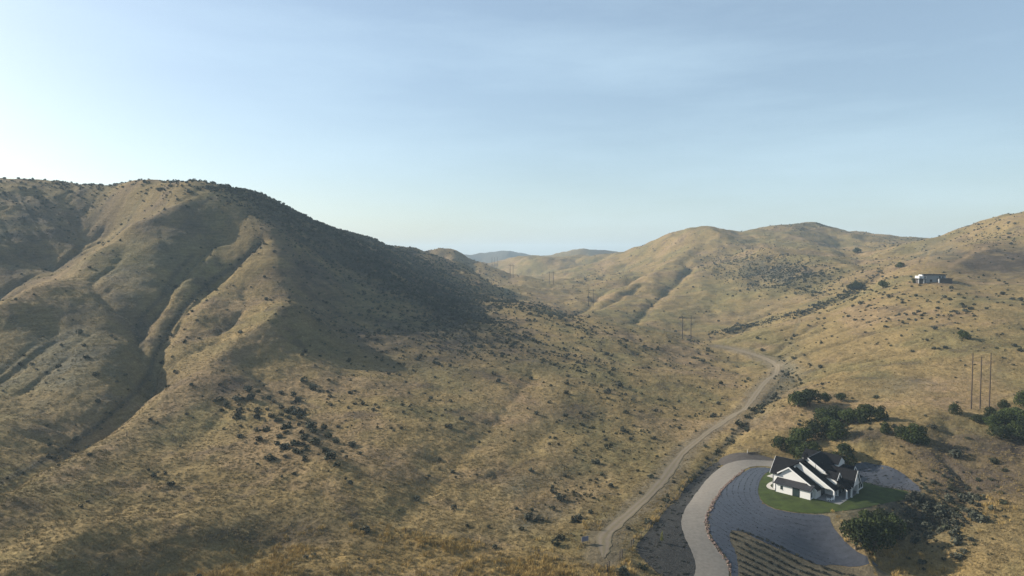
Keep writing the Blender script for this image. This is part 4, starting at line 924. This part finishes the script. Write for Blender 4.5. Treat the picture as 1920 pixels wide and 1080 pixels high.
# timber heap at the apron
p = W(1411, 851); lp = empty('timber_heap', p); tag(lp, 'dark heap of timber and brush above the gravel apron', 'timber heap')
for k in range(9):
    a_ = rnd.uniform(-.5, .5); c_ = Vector((rnd.uniform(-1.3, 1.3), rnd.uniform(-.5, .5), .15 + .12 * (k // 3))); dv = Vector((math.cos(a_), math.sin(a_), rnd.uniform(-.1, .15))) * rnd.uniform(.9, 1.6)
    MB().tube([c_ - dv, c_ + dv], [.14, .11], 6).build('log', m_post, lp)
MB().tube([(-1.6, .3, -.2), (-1.6, .3, 1.3)], .06, 5).build('stake', m_trim, lp)

# ------------------------------------------------------------------ stone edging of the drive
m_st = simple_mat('pinkish_field_stone', (0.13, 0.092, 0.077), rough=.9, var=.35, scale=1.6, obj_var=.4)
def stone(seed):
    r = random.Random(seed); bm = bmesh.new(); bmesh.ops.create_icosphere(bm, subdivisions=1, radius=.5)
    for v_ in bm.verts: v_.co *= r.uniform(.75, 1.15); v_.co.z *= .7
    me = bpy.data.meshes.new('stone'); bm.to_mesh(me); bm.free(); me.materials.append(m_st); return me
STN = [stone(500 + k) for k in range(6)]
el = resample(smooth_closed([np.array(W(x + 2.5, y)[:2]) for x, y in DR_R[3:]], 2, False), .42, False)
eg = empty('stone_edging', (el[0][0], el[0][1], float(H(*el[0])))); tag(eg, 'row of pinkish stones edging the gravel driveway', 'stone edging')
rep = 0
for q_ in el:
    for k in range(2):
        if rep >= 298: break
        x_, y_ = q_[0] + rnd.gauss(0, .22), q_[1] + rnd.gauss(0, .22); s = rnd.uniform(.35, .75)
        o = mesh_obj('stone', STN[rnd.randrange(6)], None, eg); o.location = Vector((x_, y_, float(H(x_, y_)) + .12)) - eg.location; o.scale = (s, s * rnd.uniform(.7, 1.2), s); o.rotation_euler = (0, 0, rnd.uniform(0, 6.28)); rep += 1
print('STONES', rep, len(el))

# ------------------------------------------------------------------ planted rows: plugs in the fabric, rows in the field, scrub on the mulch
ROWP = [mesh_obj('row_plant', shrub_mesh('row_plant', 600 + k, m_rowp, nper=60, size=.11), None, None, W(1420 + 14 * k, 990 + 4 * k)) for k in range(3)]
for o in ROWP: o.scale = (.5, .5, .35); tag(o, 'small dark planting plug in the fabric slope', 'plant', 'planting plugs in the fabric slope')
pp, ps = [], []
bedw = SHEETS['fabric_bed']; lawn_edge = np.array([W(x, y)[:2] for x, y in [(1448, 881), (1432, 889), (1423, 905), (1420, 925), (1427, 941), (1445, 953), (1475, 960), (1510, 964), (1553, 965), (1600, 962)]])
le = np.array(resample(smooth_closed(list(lawn_edge), 2, False), .5, False))
gx, gy = np.meshgrid(np.arange(min(q_[0] for q_ in bedw), max(q_[0] for q_ in bedw), .12), np.arange(min(q_[1] for q_ in bedw), max(q_[1] for q_ in bedw), .12))
ins = inside(bedw, gx, gy); gx, gy = gx[ins], gy[ins]; dd = poly_dist([tuple(q_) for q_ in le], gx, gy)
on = (np.abs((dd % 1.55) - .6) < .14) & (rng.random(len(dd)) < .15) & (dd > .5)
pp.append(np.stack([gx[on], gy[on]], 1)); ps.append(rng.uniform(.09, .24, on.sum()))
bw2 = SHEETS['fabric_bed_back']; gx, gy = np.meshgrid(np.arange(min(q_[0] for q_ in bw2), max(q_[0] for q_ in bw2), .35), np.arange(min(q_[1] for q_ in bw2), max(q_[1] for q_ in bw2), 1.3))
ins = inside(bw2, gx, gy) & (rng.random(gx.shape) < .3); pp.append(np.stack([gx[ins], gy[ins]], 1)); ps.append(rng.uniform(.25, .6, ins.sum()))
r0, r1 = np.array(W(1374, 990)[:2]), np.array(W(1543, 1064)[:2]); dr_ = (r1 - r0) / np.linalg.norm(r1 - r0); nr = np.array([dr_[1], -dr_[0]])
fw = SHEETS['planted_field']
for k in range(0, 9):
    s_ = np.arange(-8, 60, .55); q_ = r0 + dr_ * s_[:, None] + nr * (k * 2.6) + rng.normal(0, .16, (len(s_), 2))
    ins = inside([tuple(z_) for z_ in fw], q_[:, 0], q_[:, 1]) | (k == 0) & (s_ > 0) & (s_ < 30)
    ins &= rng.random(len(s_)) < .8
    pp.append(q_[ins]); ps.append(rng.uniform(.5, 1.15, ins.sum()))
mw = SHEETS['mulch_bank']; gx = rng.uniform(min(q_[0] for q_ in mw), max(q_[0] for q_ in mw), 5000); gy = rng.uniform(min(q_[1] for q_ in mw), max(q_[1] for q_ in mw), 5000)
ins = inside(mw, gx, gy) & (fbm(gx / 3, gy / 3, 2, 120) > .05); ins &= rng.random(len(gx)) < .45; pp.append(np.stack([gx[ins], gy[ins]], 1)); ps.append(rng.uniform(.3, .8, ins.sum()))
pp = np.concatenate(pp); ps = np.concatenate(ps); c = len(pp)
scatter('planted_rows', np.stack([pp[:, 0], pp[:, 1], H(pp[:, 0], pp[:, 1]) + .05], 1), rng.uniform(0, 6.28, c), np.stack([ps * 1.3, ps * 1.3, ps * .55], 1), rng.integers(0, 3, c), ROWP, 'rows of small dark plants set in fabric and soil', 'plants')
print('PLUGS', c)

# ------------------------------------------------------------------ smoke haze in the valley air
zt = max(float(Z.max()), CZ) + 25; zb = float(Z.min()) - 1.5; xm = float(np.abs(GX).max()) + 60
hz = MB().box(-xm, xm, -60, 5680, zb, zt).build('haze', None); tag(hz, 'thin smoky haze filling the valley air', 'haze', kind='stuff')
m_hz = bpy.data.materials.new('haze_air'); m_hz.use_nodes = True; t = m_hz.node_tree; t.nodes.clear()
ho = t.nodes.new('ShaderNodeOutputMaterial'); pv = t.nodes.new('ShaderNodeVolumePrincipled')
pv.inputs['Color'].default_value = (0.62, 0.82, 1.0, 1); pv.inputs['Density'].default_value = 0.00014; pv.inputs['Anisotropy'].default_value = 0.1
t.links.new(pv.outputs[0], ho.inputs['Volume']); hz.data.materials.append(m_hz)
